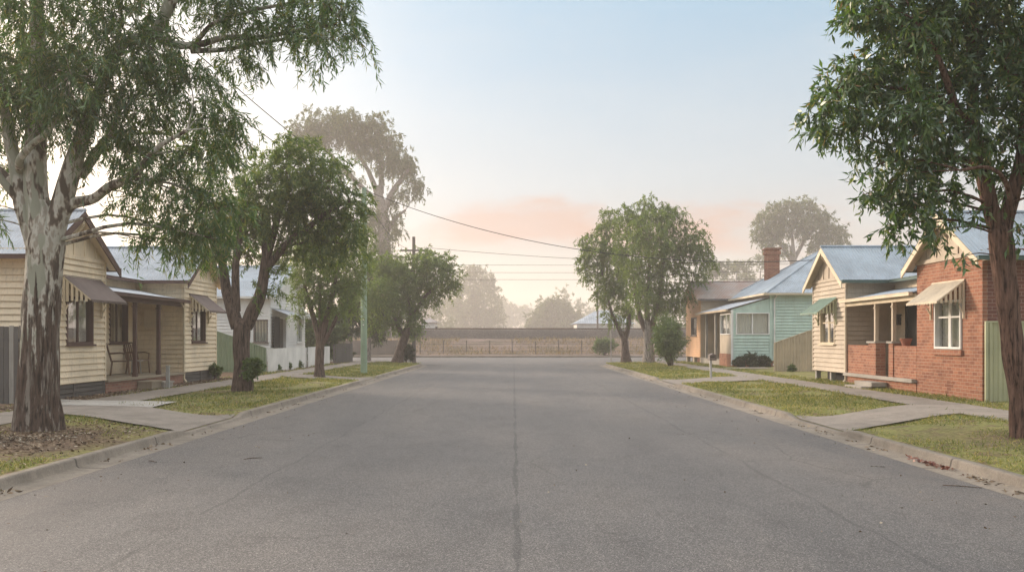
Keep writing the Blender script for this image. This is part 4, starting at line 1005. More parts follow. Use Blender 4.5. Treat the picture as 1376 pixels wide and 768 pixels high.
def tree(name, label, base, limbs, clumps, Y0, mats, strands, per, ln, wd, droop=.8, spread=.5, slen=.5, seed=1, depth=1.0, flat=1.0, rough=.12, ridges=0.0, n_ring=10, twigs=True,
         bark_step=.25, group=None, cat='tree', extra_branch=True, shell=.35, y_sd=.35, leaf_scale=None, base_org=None):
    """limbs: polylines of (px, py, r_px[, dy]) read at depth Y0 (+dy metres); the first is the trunk. clumps: (px, py, r_px[, dy])."""
    rg = np.random.default_rng(seed); rd = random.Random(seed); k = Y0 / F
    root = thing(name, base, label, cat, group)
    def w4(p):
        dy = p[3] if len(p) > 3 else 0.0; q = W(p[0], p[1], Y0); q[1] = Y0 + dy; return np.array([*q, p[2] * k])
    tr = Tubes(); br = Tubes(); allp = []
    for i, lb in enumerate(limbs):
        P = catmull([w4(p) for p in lb], bark_step if i == 0 else bark_step * 1.5)
        if i == 0:
            # flare at the foot
            zz = P[:, 2] - base[2]; P[:, 3] *= 1 + .30 * np.exp(-np.maximum(zz, 0) / (.9 * P[0, 3] + .05))
            P = np.vstack([P[0] + np.array([0, 0, -.25, 0]), P])
            tr.tube(P, n_ring, rough, 2.2 / max(.12, P[0, 3]) * .35, seed, ridges)
        else:
            br.tube(P, max(6, int(n_ring * .6)), rough * .6, 3.0, seed + i, 0); 
        allp.append(P)
    allp = np.vstack(allp)
    C = []
    for c in clumps:
        q = W(c[0], c[1], Y0); q[1] = Y0 + (c[3] if len(c) > 3 else rg.normal(0, y_sd) * c[2] * k * 1.6 * depth); C.append((q, c[2] * k))
    wts = np.array([r ** 2 for _, r in C]); wts /= wts.sum(); cnt = np.maximum(3, (wts * strands).astype(int))
    Ls, Ld, = [], []
    for (c, r), n in zip(C, cnt):
        # a branch from the nearest lower limb point to the clump, and side branches inside it
        dd = np.linalg.norm(allp[:, :3] - c, axis=1) + 1.4 * np.maximum(0, allp[:, 2] - c[2] + .1 * r) - .5 * allp[:, 3]
        j = int(np.argmin(dd)); a = allp[j]; L0 = np.linalg.norm(a[:3] - c)
        if extra_branch and L0 > .15 * r:
            mid = (a[:3] * .5 + c * .5) + np.array([rg.normal(0, .06), rg.normal(0, .06), .10]) * L0
            rb = min(a[3] * .55, .012 * L0 + .012 * r + .004)
            P = catmull([np.array([*a[:3], rb]), np.array([*mid, rb * .75]), np.array([*c, rb * .4])], max(.08, L0 / 6)); br.tube(P, 6)
        if twigs:
            for q in range(6):
                e = c + unit(rg.normal(size=3) * np.array([1, depth, .8])) * r * rg.uniform(.55, .95); m_ = (c + e) / 2 + rg.normal(size=3) * r * .12
                s0 = .010 * r + .003
                br.tube(catmull([np.array([*c, s0 * 1.3]), np.array([*m_, s0]), np.array([*e, s0 * .4])], max(.05, r / 4)), 5)
        d = unit(rg.normal(size=(n, 3)) * np.array([1, depth, flat]))
        rad = (shell + (1 - shell) * rg.random(n)) ** .7
        lump = np.array([mnoise.noise((x * 1.7 + c[0] * 3, y * 1.7 + seed, z * 1.7)) for x, y, z in d])
        rad = rad * np.clip(.84 + .95 * lump, .15, 1.4)
        p = c + d * rad[:, None] * r * np.array([1, depth, flat])
        out = unit(d * .8 + rg.normal(size=(n, 3)) * .6 + np.array([0, 0, .15]))
        sl = slen * rg.uniform(.5, 1.3, n)[:, None]
        t = np.tile(np.linspace(.12, 1, per)[None, :, None], (n, 1, 1)) + rg.uniform(-.05, .05, (n, per, 1))
        pos = p[:, None, :] + (out[:, None, :] * t * (1 - .45 * droop * t) + DOWN * droop * t * t * .8) * sl[:, None, :]
        tang = unit(out[:, None, :] * (1 - .9 * droop * t) + DOWN * 1.6 * droop * t)
        ldir = unit(tang * .7 + rg.normal(size=(n, per, 3)) * spread + DOWN * droop * .55)
        Ls.append(pos.reshape(-1, 3)); Ld.append(ldir.reshape(-1, 3))
    base_p = np.vstack(Ls); dirs = np.vstack(Ld); n = len(base_p)
    if not twigs:                       # small or distant: limbs and trunk are one
        for q in br.Fq: tr.Fq.append(q + tr.n)
        tr.V += br.V; tr.n += br.n; br = Tubes()
    tr.build('trunk', mats[0], root)
    br.build('branches', mats[1] if len(mats) > 2 else mats[0], root)
    leaf_mesh('foliage', base_p, dirs, ln * rg.uniform(.4, 1.35, n), wd * rg.uniform(.5, 1.25, n) * .5, mats[-1], root, rg)
    return root

# --- plant materials
M['bark_gum'] = mat_bark('gum bark rough below smooth above', (.030, .021, .017), (.095, .066, .052), (.53, .50, .435), 1.0, 1.75)
M['bark_limb'] = mat_bark('smooth gum limb bark', (.08, .06, .05), (.2, .165, .14), (.40, .37, .32), 1.0, -50)
M['bark_brown'] = mat_bark('furrowed brown bark', (.035, .025, .020), (.115, .082, .066), (.2, .2, .2))
M['bark_red'] = mat_bark('red brown bark', (.045, .026, .020), (.15, .088, .066), (.2, .2, .2))
M['bark_pale'] = mat_bark('pale grey bark', (.09, .075, .065), (.24, .21, .185), (.2, .2, .2))
M['leaf_gum'] = mat_leaf('gum leaves', [(0, (0.037, 0.088, 0.025)), (.45, (0.060, 0.143, 0.032)), (.8, (0.109, 0.194, 0.049)), (.95, (0.207, 0.213, 0.063)), (1, (0.253, 0.200, 0.086))], .45, .13)
M['leaf_paper'] = mat_leaf('bottlebrush leaves', [(0, (0.048, 0.092, 0.025)), (.5, (0.090, 0.156, 0.039)), (.85, (0.144, 0.206, 0.052)), (1, (0.230, 0.263, 0.069))], .45, .08)
M['leaf_box'] = mat_leaf('brush box leaves', [(0, (0.030, 0.075, 0.018)), (.5, (0.057, 0.135, 0.029)), (.85, (0.109, 0.194, 0.043)), (.97, (0.230, 0.263, 0.063)), (1, (0.276, 0.150, 0.081))], .42, .16)
M['leaf_far'] = mat_leaf('distant leaves', [(0, (0.052, 0.077, 0.030)), (.5, (0.086, 0.121, 0.041)), (1, (0.138, 0.169, 0.057))], .4, .05)
M['leaf_light'] = mat_leaf('pale green leaves', [(0, (0.069, 0.110, 0.037)), (.5, (0.115, 0.181, 0.057)), (1, (0.184, 0.250, 0.081))], .5, .06)
M['leaf_bush'] = mat_leaf('bush leaves', [(0, (0.046, 0.088, 0.025)), (.5, (0.086, 0.144, 0.040)), (1, (0.149, 0.206, 0.057))], .4, .1)
M['leaf_dark'] = mat_leaf('dark evergreen leaves', [(0, (.022, .035, .02)), (.6, (.04, .055, .03)), (1, (.07, .08, .04))], .25, .06)

# big gum on the left verge
tree('gum_tree', 'big gum with patchy pale trunk and dark rough foot on the left verge', (W(50, 578, 14.9)[0], 14.9, .16),
     [[(51, 585, 24.5), (51, 540, 24.5), (53, 490, 23.5), (55, 440, 22.5), (58, 390, 22), (60, 350, 22.5), (61, 325, 23), (60, 300, 17), (58, 270, 12)],
      [(52, 365, 13), (47, 330, 11.5), (38, 300, 11), (30, 275, 10.5), (26, 255, 9.5), (23, 235, 9), (14, 190, 8), (4, 130, 7), (-14, 60, 6)],
      [(58, 355, 18), (54, 310, 16.5), (51, 275, 15.5), (48, 260, 15.5), (47, 210, 14), (46, 150, 13, .1), (42, 80, 11, .2), (36, 0, 9, .3), (30, -90, 7, .3)],
      [(63, 360, 18), (69, 320, 16.5), (80, 285, 14), (97, 225, 12), (108, 180, 10, .1), (126, 120, 8, .2), (150, 60, 7, .2), (205, 45, 7, 0), (225, 22, 7.5, -.1), (246, -20, 7.5, -.2), (262, -90, 6, -.2)],
      [(80, 298, 9), (95, 275, 8), (125, 267, 6.5), (158, 255, 6, -.3), (195, 243, 5, -.5), (235, 210, 3, -.7), (275, 190, 2, -.8)],
      [(100, 235, 7, .2), (122, 195, 6, .3), (140, 160, 5, .4), (150, 110, 4, .4)],
      [(27, 230, 6), (45, 220, 5, -.4), (65, 203, 4.5, -.5), (88, 190, 4, -.6), (105, 170, 3, -.7)],
      [(20, 255, 7), (2, 238, 6, .2), (-25, 215, 5, .3)],
      [(30, 275, 6), (12, 245, 5, -.2), (0, 225, 5, -.3), (-30, 190, 4, -.3)],
      [(205, 45, 5.5, 0), (235, 60, 5, 0), (265, 57, 4.5, .1), (300, 48, 4, .1), (345, 48, 3.2, .1), (400, 38, 2.6, .1), (450, 30, 1.5, .1)],
      [(254, 66, 4, .1), (300, 64, 3, .1), (350, 55, 2.4, .1), (405, 45, 1.8, .2), (440, 55, 1.2, .2)],
      [(262, 52, 3.5, .1), (290, 30, 3, 0), (340, 14, 2.4, 0), (390, 5, 2, 0)]],
     [(20, 40, 58), (90, 25, 66), (160, 40, 68), (215, 75, 52), (40, 110, 52), (95, 100, 56), (135, 125, 62), (200, 130, 62), (265, 120, 50), (245, 175, 52), (300, 160, 34), (190, 195, 48), (145, 190, 40), (85, 160, 42), (225, 245, 50), (275, 215, 40),
      (318, 185, 20), (265, 285, 44), (215, 300, 38), (300, 280, 34), (185, 265, 26), (240, 325, 22), (190, 320, 16), (285, 320, 22), (20, 150, 36), (-20, 100, 60), (-40, 190, 50), (60, -60, 80), (150, -60, 80), (230, -60, 60), (-20, -40, 80), (10, 285, 14, -.6), (-10, 300, 22, -.4),
      (325, 20, 36), (365, 18, 34), (410, 8, 38), (452, 20, 38), (478, 48, 18), (440, 62, 26), (412, 82, 13), (350, 78, 22), (330, 55, 20), (310, 80, 22), (290, 20, 30), (395, 38, 22), (300, -50, 50), (380, -50, 50), (450, -40, 40)],
     14.9, (M['bark_gum'], M['bark_gum'], M['leaf_gum']), 4300, 24, .15, .022, droop=.75, spread=.55, slen=.42, seed=3, n_ring=56, rough=.10, ridges=.22, bark_step=.05, depth=1.15)

# near right tree
tree('street_tree', 'tall forked tree with red brown bark on the near right verge', (W(1372, 590, 13.8)[0], 13.8, .15),
     [[(1374, 596, 13), (1370, 540, 13), (1363, 480, 13.5), (1356, 420, 13.5), (1350, 370, 14), (1346, 330, 15), (1343, 312, 14), (1341, 300, 9)],
      [(1344, 325, 11), (1333, 285, 10.5), (1325, 250, 10), (1318, 200, 9, .1), (1312, 150, 8, .1), (1311, 90, 7.5, .1), (1312, 30, 7, .1), (1313, -60, 6, 0)],
      [(1348, 325, 10), (1352, 295, 10), (1357, 260, 9.5, -.1), (1364, 210, 8, -.2), (1366, 140, 7.5, -.3), (1368, 60, 6.5, -.3), (1372, -30, 5, -.3)],
      [(1317, 195, 6, 0), (1300, 172, 5, -.1), (1276, 146, 4.5, -.2), (1258, 112, 4, -.3), (1240, 80, 3, -.4), (1215, 40, 2.4, -.4)],
      [(1276, 146, 3, -.2), (1240, 128, 2.6, -.1), (1200, 118, 2.2, 0), (1150, 112, 1.5, .1)],
      [(1319, 215, 4, .2), (1285, 200, 3, .4), (1240, 190, 2.4, .5), (1190, 180, 1.8, .5)],
      [(1352, 290, 4, -.2), (1332, 250, 3, -.4), (1300, 235, 2.4, -.6), (1260, 240, 1.8, -.7)],
      [(1362, 230, 5, -.2), (1385, 180, 4, -.4), (1420, 130, 3, -.5)]],
     [(1160, 22, 42), (1200, 55, 42), (1240, 20, 50), (1290, 30, 52), (1345, 30, 50), (1385, 75, 46), (1118, 128, 32), (1150, 100, 30), (1180, 108, 36), (1228, 100, 46), (1285, 105, 46), (1335, 110, 44), (1100, 158, 20), (1130, 170, 24), (1165, 165, 30), (1208, 165, 40),
      (1255, 170, 40), (1300, 170, 34), (1180, 222, 26), (1222, 225, 34), (1262, 225, 34), (1192, 268, 22), (1232, 275, 32), (1160, 262, 12), (1272, 268, 22), (1210, 305, 18), (1250, 312, 13), (1345, 195, 36), (1385, 160, 40), (1350, 245, 20), (1375, 275, 20, -1.2), (1300, 285, 11), (1378, 215, 34, -1.2),
      (1430, 60, 70), (1430, 190, 56), (1250, -55, 80), (1350, -55, 90), (1165, -45, 56), (1290, 345, 7), (1365, 310, 14)],
     13.8, (M['bark_red'], M['bark_red'], M['leaf_box']), 3600, 14, .15, .042, droop=.6, spread=.6, slen=.34, seed=5, n_ring=36, rough=.14, ridges=.3, bark_step=.06, depth=1.15)

# second tree on the left
tree('street_tree', 'spreading dark tree with forked trunk beside the left driveway', (W(326, 525, 25.7)[0], 25.7, .18),
     [[(325, 528, 11.5), (325, 500, 10.8), (324, 470, 10.6), (324, 450, 11.3), (325, 436, 11), (326, 428, 7)],
      [(320, 440, 9), (312, 415, 8.5), (303, 390, 7, .1), (298, 360, 6, .1), (292, 330, 4.5, .1), (280, 300, 3)],
      [(317, 418, 6), (318, 390, 5.5, -.1), (320, 350, 4.5, -.2), (324, 310, 3.5), (332, 270, 2)],
      [(330, 440, 9), (340, 417, 9), (349, 398, 8), (354, 375, 7), (357, 350, 6), (366, 320, 5), (375, 285, 4), (385, 250, 2.5)],
      [(355, 365, 5.5), (372, 343, 5), (395, 322, 4.5, -.2), (420, 305, 4, -.3), (445, 285, 3, -.3), (470, 270, 2)],
      [(357, 350, 4), (350, 320, 3.5, .3), (348, 280, 2.5, .4)]],
     [(400, 235, 42), (355, 255, 34), (440, 250, 36), (468, 280, 28), (480, 300, 18), (420, 290, 42), (375, 285, 36), (455, 315, 30), (315, 280, 36), (330, 310, 24), (395, 325, 28), (430, 340, 24), (300, 320, 26), (275, 300, 30), (385, 205, 14), (350, 215, 15), (408, 200, 16), (440, 218, 18),
      (290, 345, 16), (335, 345, 13), (350, 395, 9), (372, 368, 12), (375, 390, 8), (340, 380, 7), (260, 335, 20), (470, 330, 18), (410, 265, 40), (350, 290, 28)],
     25.7, (M['bark_brown'], M['bark_brown'], M['leaf_paper']), 2300, 22, .16, .032, droop=.5, spread=.55, slen=.45, seed=8, n_ring=28, rough=.16, ridges=.25, bark_step=.1)
# third tree
tree('street_tree', 'slender olive green tree before the low white fence', (W(429, 506, 36)[0], 36, .18),
     [[(429, 508, 6.5), (429, 485, 5.8), (430, 465, 5.8), (431, 452, 5.2), (432, 440, 3.5)],
      [(430, 458, 5), (424, 435, 4), (416, 410, 3), (408, 380, 2)], [(432, 455, 5), (438, 430, 4), (445, 405, 3.2), (452, 370, 2.4), (458, 340, 1.5)], [(434, 462, 3), (446, 440, 2.6), (455, 420, 2)], [(431, 440, 3), (430, 410, 2.5), (430, 375, 2)]],
     [(430, 360, 34), (460, 365, 32), (482, 340, 24), (415, 388, 24), (452, 398, 26), (472, 385, 20), (402, 355, 24), (490, 315, 14), (428, 408, 16), (445, 330, 30), (412, 330, 26), (470, 415, 12), (440, 425, 9), (402, 400, 12), (398, 425, 8)],
     36, (M['bark_brown'], M['bark_brown'], M['leaf_light']), 1500, 18, .16, .034, droop=.55, spread=.6, slen=.45, seed=11, n_ring=18, bark_step=.2)
# leaning tree at the left corner
tree('street_tree', 'rounded tree with leaning trunk at the left corner verge', (W(535, 486, 57)[0], 57, .15),
     [[(534, 488, 7.5), (538, 470, 6), (544, 453, 5.5), (549, 440, 5), (553, 428, 3)], [(543, 455, 4), (535, 438, 3), (528, 420, 2), (520, 395, 1.5)], [(550, 438, 4), (558, 420, 3), (570, 400, 2.4), (590, 380, 1.6)], [(552, 430, 3), (550, 400, 2.4), (548, 370, 1.5)]],
     [(530, 368, 27), (558, 365, 28), (585, 362, 25), (520, 398, 26), (548, 402, 28), (580, 390, 22), (603, 370, 17), (508, 420, 17), (545, 432, 18), (515, 358, 20), (603, 388, 11), (500, 395, 18), (540, 385, 30), (568, 345, 16), (528, 435, 12), (560, 450, 9), (505, 440, 9), (614, 380, 6), (560, 425, 13), (598, 352, 10)],
     57, (M['bark_brown'], M['bark_brown'], M['leaf_light']), 2900, 15, .2, .06, droop=.4, spread=.7, slen=.5, seed=14, n_ring=14, bark_step=.3)
# right verge pair
tree('street_tree', 'broad tree with fluted trunk, the nearer of two beside the round shrub', (W(872, 488, 57)[0], 57, .15),
     [[(871, 490, 7.5), (872, 472, 6.5), (871, 455, 6), (870, 442, 6), (869, 430, 4)], [(868, 445, 4), (860, 425, 3.4), (855, 400, 2.6), (850, 370, 2)], [(873, 445, 4.5), (880, 425, 4), (886, 395, 3), (890, 360, 2), (895, 320, 1.4)], [(870, 432, 4), (869, 405, 3), (872, 370, 2.4), (872, 330, 1.6)]],
     [(850, 298, 24), (878, 290, 22), (904, 298, 22), (925, 325, 24), (870, 325, 34), (900, 345, 32), (943, 348, 15), (930, 372, 18), (868, 372, 30), (892, 395, 22), (858, 402, 20), (842, 282, 11), (915, 395, 16), (845, 340, 24), (952, 358, 8), (880, 415, 13), (905, 412, 12), (945, 335, 9), (868, 275, 11), (898, 282, 10)],
     57, (M['bark_pale'], M['bark_brown'], M['leaf_light']), 3200, 15, .2, .055, droop=.65, spread=.55, slen=.6, seed=17, n_ring=14, bark_step=.3)
tree('street_tree', 'thinner tree at the right corner, leaning left behind the broad one', (W(840, 484, 62)[0], 62, .13),
     [[(841, 486, 6), (840, 470, 5), (839, 456, 4.5), (836, 445, 3.5)], [(838, 456, 3.4), (830, 438, 2.8), (822, 420, 2), (815, 395, 1.6), (808, 360, 1.2)], [(840, 455, 3.5), (845, 435, 3), (846, 410, 2)]],
     [(800, 335, 23), (793, 365, 15), (815, 310, 17), (812, 385, 17), (828, 345, 26), (827, 395, 18), (842, 420, 15), (783, 350, 9), (788, 325, 9), (820, 290, 13), (806, 405, 8), (815, 425, 8), (835, 375, 24), (825, 432, 6)],
     62, (M['bark_brown'], M['bark_brown'], M['leaf_light']), 1800, 15, .2, .06, droop=.55, spread=.6, slen=.55, seed=19, n_ring=12, bark_step=.3)
# tall gum behind the left street trees
tree('gum_tree', 'tall hazy gum rising over the left street trees', (W(512, 486, 125)[0], 125, 0),
     [[(512, 486, 12), (514, 420, 10), (516, 350, 8.5), (516, 310, 8), (513, 280, 6.5), (505, 250, 5)], [(514, 290, 5), (525, 262, 4), (540, 240, 3), (552, 225, 1.5)], [(508, 262, 4), (495, 230, 3), (480, 205, 2), (470, 185, 1.5)], [(510, 275, 4), (480, 245, 3), (455, 220, 2.4), (430, 190, 1.6), (415, 175, 1)], [(512, 260, 4), (512, 230, 3), (508, 200, 1.8)], [(516, 320, 4), (530, 295, 2.5), (545, 282, 1.5)]],
     [(402, 176, 22), (430, 164, 23), (455, 162, 21), (475, 172, 22), (495, 178, 22), (508, 166, 17), (516, 188, 25), (535, 214, 23), (465, 185, 18), (545, 228, 13), (557, 247, 13), (520, 222, 20), (500, 200, 20), (400, 198, 14), (420, 190, 16), (485, 195, 16), (445, 185, 16), (558, 262, 8), (540, 262, 12), (525, 275, 11), (500, 290, 17), (515, 318, 14), (508, 340, 14), (535, 290, 8), (570, 252, 7), (522, 300, 10), (480, 245, 8), (465, 230, 10), (505, 300, 15), (529, 308, 12), (514, 332, 16), (526, 350, 14), (508, 366, 16), (545, 220, 14), (420, 180, 16), (480, 178, 18)],
     125, (M['bark_pale'], M['bark_pale'], M['leaf_far']), 3300, 15, .46, .13, droop=.7, spread=.55, slen=1.1, seed=23, n_ring=12, bark_step=.6, shell=.25)
tree('gum_tree', 'hazy domed gum standing behind the right hand roofs', (W(1066, 480, 180)[0], 180, 0),
     [[(1066, 480, 7), (1066, 400, 6), (1066, 350, 5), (1064, 330, 3.5)], [(1066, 355, 3), (1050, 330, 2.2), (1035, 310, 1.4)], [(1066, 350, 3), (1080, 325, 2.4), (1095, 305, 1.4)], [(1066, 360, 2.4), (1090, 345, 2), (1115, 325, 1.2)], [(1066, 335, 2.4), (1064, 310, 1.8), (1066, 290, 1)]],
     [(1026, 298, 16), (1045, 285, 15), (1065, 280, 15), (1087, 281, 15), (1106, 295, 16), (1122, 312, 14), (1134, 328, 9), (1040, 310, 16), (1060, 302, 16), (1082, 305, 18), (1105, 318, 14), (1016, 318, 9), (1030, 328, 10), (1120, 335, 9), (1095, 332, 11), (1050, 335, 9)],
     180, (M['bark_pale'], M['bark_pale'], M['leaf_far']), 1600, 13, .68, .2, droop=.5, spread=.6, slen=1.35, seed=29, n_ring=10, bark_step=.8, shell=.2)

def far_tree(label, x, y, h, wd, seed, name='tree', mat='leaf_far', group='trees beyond the railway', strands=380, ln=.55, lw=.22, lo=.28, z0=0):
    """a whole crown given by its height and width, in clumps; distant"""
    rg = random.Random(seed); k = F / y; cl = []; px0 = VX + x * k; g = VY + (EYE - z0) * k; H = h * k; Wd = wd * k
    for i in range(13):
        t = rg.uniform(lo, .93); wt = math.sqrt(max(.05, 1 - ((t - .58) / .48) ** 2)); cl.append((px0 + rg.uniform(-.42, .42) * Wd * wt, g - H * t, Wd * rg.uniform(.13, .24)))
    cl.append((px0 + rg.uniform(-.1, .1) * Wd, g - H * .9, Wd * .16)); cl.append((px0, g - H * .6, Wd * .3))
    return tree(name, label, (x, y, z0), [[(px0, g, H * .022), (px0 + H * .01, g - H * .3, H * .018), (px0 - H * .01, g - H * .55, H * .012), (px0, g - H * .8, H * .005)]], cl, y, (M['bark_pale'], M['bark_pale'], M[mat]), strands, 11, ln, lw, droop=.4, spread=.8, slen=h * .06, seed=seed, n_ring=8, bark_step=1.5, twigs=False, group=group, shell=.15)
# trees beyond the railway (one by one)
def px_tree(label, px, top, wpx, Y, seed, z0=-.03, **kw):
    x = (px - VX) / F * Y; h = EYE + (VY - top) / F * Y; return far_tree(label, x, Y, h, wpx / F * Y, seed, z0=z0, **kw)
def cl_tree(label, px, Y, cl, seed, strands=900, ln=1.1, lw=.42):
    k = F / Y; g = VY + EYE * k; top = min(c[1] for c in cl)
    return tree('tree', label, ((px - VX) / k, Y, -.03), [[(px, g, 2.4), (px + 1, (g * 2 + top) / 3, 2.6), (px - 1, (g + top * 2) / 3, 1.8), (px, top, .6)]], cl, Y, (M['bark_pale'], M['bark_pale'], M['leaf_far']), strands, 12, ln, lw, droop=.4, spread=.8, slen=1.6, seed=seed, n_ring=8, bark_step=3, twigs=False, group='trees beyond the railway', shell=.1)
cl_tree('tall pink hazed tree beyond the railway, left of the road axis', 638, 330, [(640, 366, 15), (626, 372, 11), (655, 378, 15), (618, 388, 15), (640, 392, 20), (662, 400, 14), (612, 412, 16), (640, 415, 24), (664, 420, 16), (622, 430, 20), (650, 434, 20), (672, 432, 8)], 41, 1500)
px_tree('lower crown leaning on the tall hazed tree beyond the railway', 612, 398, 60, 350, 42, ln=1.3, lw=.52)
cl_tree('round dense dome of a tree beyond the railway, right of the road axis', 745, 290, [(745, 422, 22), (728, 425, 18), (765, 426, 18), (745, 413, 17), (733, 415, 12), (758, 414, 13), (716, 433, 10), (776, 434, 9), (745, 436, 24), (725, 440, 14), (768, 440, 14)], 43, 1500)
px_tree('pale uneven crown rising behind the round dome tree', 757, 386, 64, 390, 44, ln=1.3, lw=.52)
px_tree('small bushy crown beside the small distant pale building', 592, 418, 44, 270, 45, lo=.1)
px_tree('low crown between the dome tree and the pale roofed cottage', 782, 425, 26, 310, 46, lo=.1)
for i, (px, top, w_, Y) in enumerate(((575, 402, 46, 480), (684, 408, 44, 540), (712, 412, 42, 580), (806, 402, 56, 500), (838, 398, 60, 470), (664, 402, 44, 520), (545, 405, 50, 470), (520, 392, 60, 420), (880, 395, 60, 420))):
    lb = ['faint treetop left of the tall hazed tree', 'faint treetop just right of the tall hazed tree', 'faintest treetop on the road axis beyond the railway', 'faint treetop above the pale roofed cottage', 'faint treetop behind the thinner corner tree', 'faint treetop peeping from behind the tall hazed tree',
          'faint treetop behind the leaning corner tree', 'faint treetop behind the timber crossarm pole', 'faint treetop behind the broad right tree'][i]
    px_tree(lb, px, top, w_, Y, 60 + i, ln=2.0, lw=.85, strands=300, lo=.1, group='faint treetops far beyond the railway')
for i, (px, top, w_, Y, lb) in enumerate(((962, 352, 40, 215, 'pale tree behind the rust stained roof'), (990, 345, 46, 235, 'pale tree behind the chimney, left of the domed gum'), (1022, 338, 50, 250, 'olive tree directly behind the brick chimney'), (1100, 340, 60, 245, 'pale tree under the domed gum at right'), (930, 400, 40, 170, 'low tree behind the orange lit wall'))):
    px_tree(lb, px, top, w_, Y, 80 + i, group='trees behind the right hand houses', strands=420, ln=1.0, lw=.36)
for i, (px, top, w_, Y, lb, mt) in enumerate(((470, 372, 60, 63, 'dark evergreen filling the gap behind the green pole', 'leaf_dark'), (495, 345, 56, 68, 'dark tree behind the leaning corner tree', 'leaf_dark'), (440, 405, 56, 57, 'yellow green bushy tree beside the white house', 'leaf_bush'), (415, 420, 30, 55.5, 'small bushy tree against the white house awning', 'leaf_paper'), (360, 330, 70, 62, 'tree showing over the white house roof', 'leaf_far'))):
    px_tree(lb, px, top, w_, Y, 95 + i, mat=mt, group='trees behind the left hand houses', strands=700, ln=.3, lw=.10, lo=.08)

# --- shrubs
def shrub(label, px, py, r, Y, mat, seed, strands=500, ln=.16, lw=.06, stems=5, name='shrub', flat=1.0, spread=.8, group=None, z0=.15):
    """r: crown radius in pixels; (px, py) its centre"""
    rg = random.Random(seed); k = F / Y; g = VY + (EYE - z0) * k
    limbs = [[(px, g, r * .06), (px, g - (g - py) * .4, r * .05), (px + rg.uniform(-.2, .2) * r, py, r * .03)]]
    for i in range(stems): limbs.append([(px + rg.uniform(-.12, .12) * r, g, r * .045), (px + rg.uniform(-.3, .3) * r, (g + py) / 2, r * .03), (px + rg.uniform(-.6, .6) * r, py - rg.uniform(-.2, .5) * r, r * .015)])
    cl = [(px + rg.uniform(-.5, .5) * r, py + rg.uniform(-.5, .5) * r * flat, r * rg.uniform(.38, .55)) for _ in range(9)] + [(px, py, r * .7)]
    return tree(name, label, ((px - VX) / k, Y, z0), limbs, cl, Y, (M['bark_brown'], M['bark_brown'], M[mat]), strands, 12, ln, lw, droop=.25, spread=spread, slen=r / k * .3, seed=seed, n_ring=8, bark_step=.3, twigs=False, group=group, cat='shrub', flat=flat)
shrub('bright green rounded shrub with bare stems before the tan wing', 901, 451, 29, 49, 'leaf_bush', 201, 1500, .16, .05, stems=8, flat=1.1)
shrub('dark bush at the foot of the timber crossarm pole', 546, 472, 11, 60.5, 'leaf_dark', 202, 420, .2, .07, z0=.1)
shrub('wide green bush before the wire fence below the railway', 812, 464, 16, 84.5, 'leaf_bush', 203, 700, .25, .08, flat=.6)
shrub('leafy green suckers at the foot of the forked left tree', 338, 494, 14, 25.3, 'leaf_bush', 204, 320, .10, .05, z0=.17)
shrub('small rounded bush at the corner of the cream cottage', 289, 497, 9, 32.2, 'leaf_bush', 205, 220, .09, .04, z0=.22)
for i, (px, r, lb) in enumerate(((993, 8, 'low dark shrub under the mint house window, nearest the sunroom corner'), (1010, 10, 'low dark shrub in the middle under the mint house window'), (1027, 8, 'low dark shrub under the mint house window, nearest the tan fence'))):
    shrub(lb, px, 486 - (2 if i == 1 else 0), r, 46.3, 'leaf_dark', 210 + i, 260, .14, .05, group='low shrubs under the mint house window')
for i, (px, Y, r, lb) in enumerate(((372, 41, 6, 'small weedy plant at the near foot of the white fence'), (388, 43, 5, 'small weedy plant in the middle of the white fence foot'), (402, 45, 6, 'small weedy plant at the white fence by the gate gap'), (1063, 39.7, 7, 'small green bush at the foot of the tan fence'))):
    shrub(lb, px, VY + F / Y * 1.3, r, Y, 'leaf_bush', 220 + i, 110, .08, .03, z0=.2)

# ------------------------------------------------------------------ lawn blades, litter
def scatter_blades(name, side, n, a0, a1, y0, y1, ln, wd, mat, dens, seed):
    rg = np.random.default_rng(seed); a = rg.uniform(a0, a1, n * 3); y = y0 + (y1 - y0) * rg.random(n * 3) ** 1.6
    keep = np.zeros(len(a), bool)
    for i in range(len(a)): keep[i] = dens(a[i], y[i]) > rg.random()
    ok = np.ones(len(a), bool)
    for d0, d1, sk in DRIVES[side]:
        yy = y - sk * np.clip(a - KX, 0, 3.2); ok &= ~((yy > d0 + .13) & (yy < d1 - .13) & (a < 9.0))
    ok &= ~((a > 9.03 + .05 * np.sin(y * 3.1)) & (a < 10.14 + .05 * np.sin(y * 2.3)))
    k = np.where(keep & ok)[0][:n]; a = a[k]; y = y[k]; m = len(a)
    base = np.stack([side * a, y, gz(a, y, side) + .02 * np.sin(a * 2.1 + y * .7) * np.sin(y * 1.3 + a) * sstep(5.95, 6.6, a) - .005], 1)
    d = unit(rg.normal(size=(m, 3)) * np.array([.6, .6, .1]) + np.array([0, 0, .75]))
    return base, d, ln * rg.uniform(.5, 1.4, m), wd * rg.uniform(.6, 1.3, m), rg
M['grass_blade'] = mat_leaf('lawn blades', [(0, (.09, .13, .033)), (.4, (.165, .20, .055)), (.7, (.27, .26, .09)), (1, (.44, .36, .19))], .3, .06)
def dens_l(a, y):
    v = .5 + 1.5 * mnoise.noise((a * .8, y * .5, 3.0)) + .3 * mnoise.noise((a * 3, y * 3, 1.0))
    if y < 17.3: v -= .55 * max(0, 1 - max(0, math.hypot(a - 8.0, y - 13.6) - 1.2) / 2.2) + .25
    if a > 10.3: v -= .6
    return v
def dens_r(a, y): return .62 + 1.3 * mnoise.noise((a * .8, y * .5, 8.0)) + .25 * mnoise.noise((a * 3, y * 3, 2.0)) - (.25 if y < 15.8 else 0)
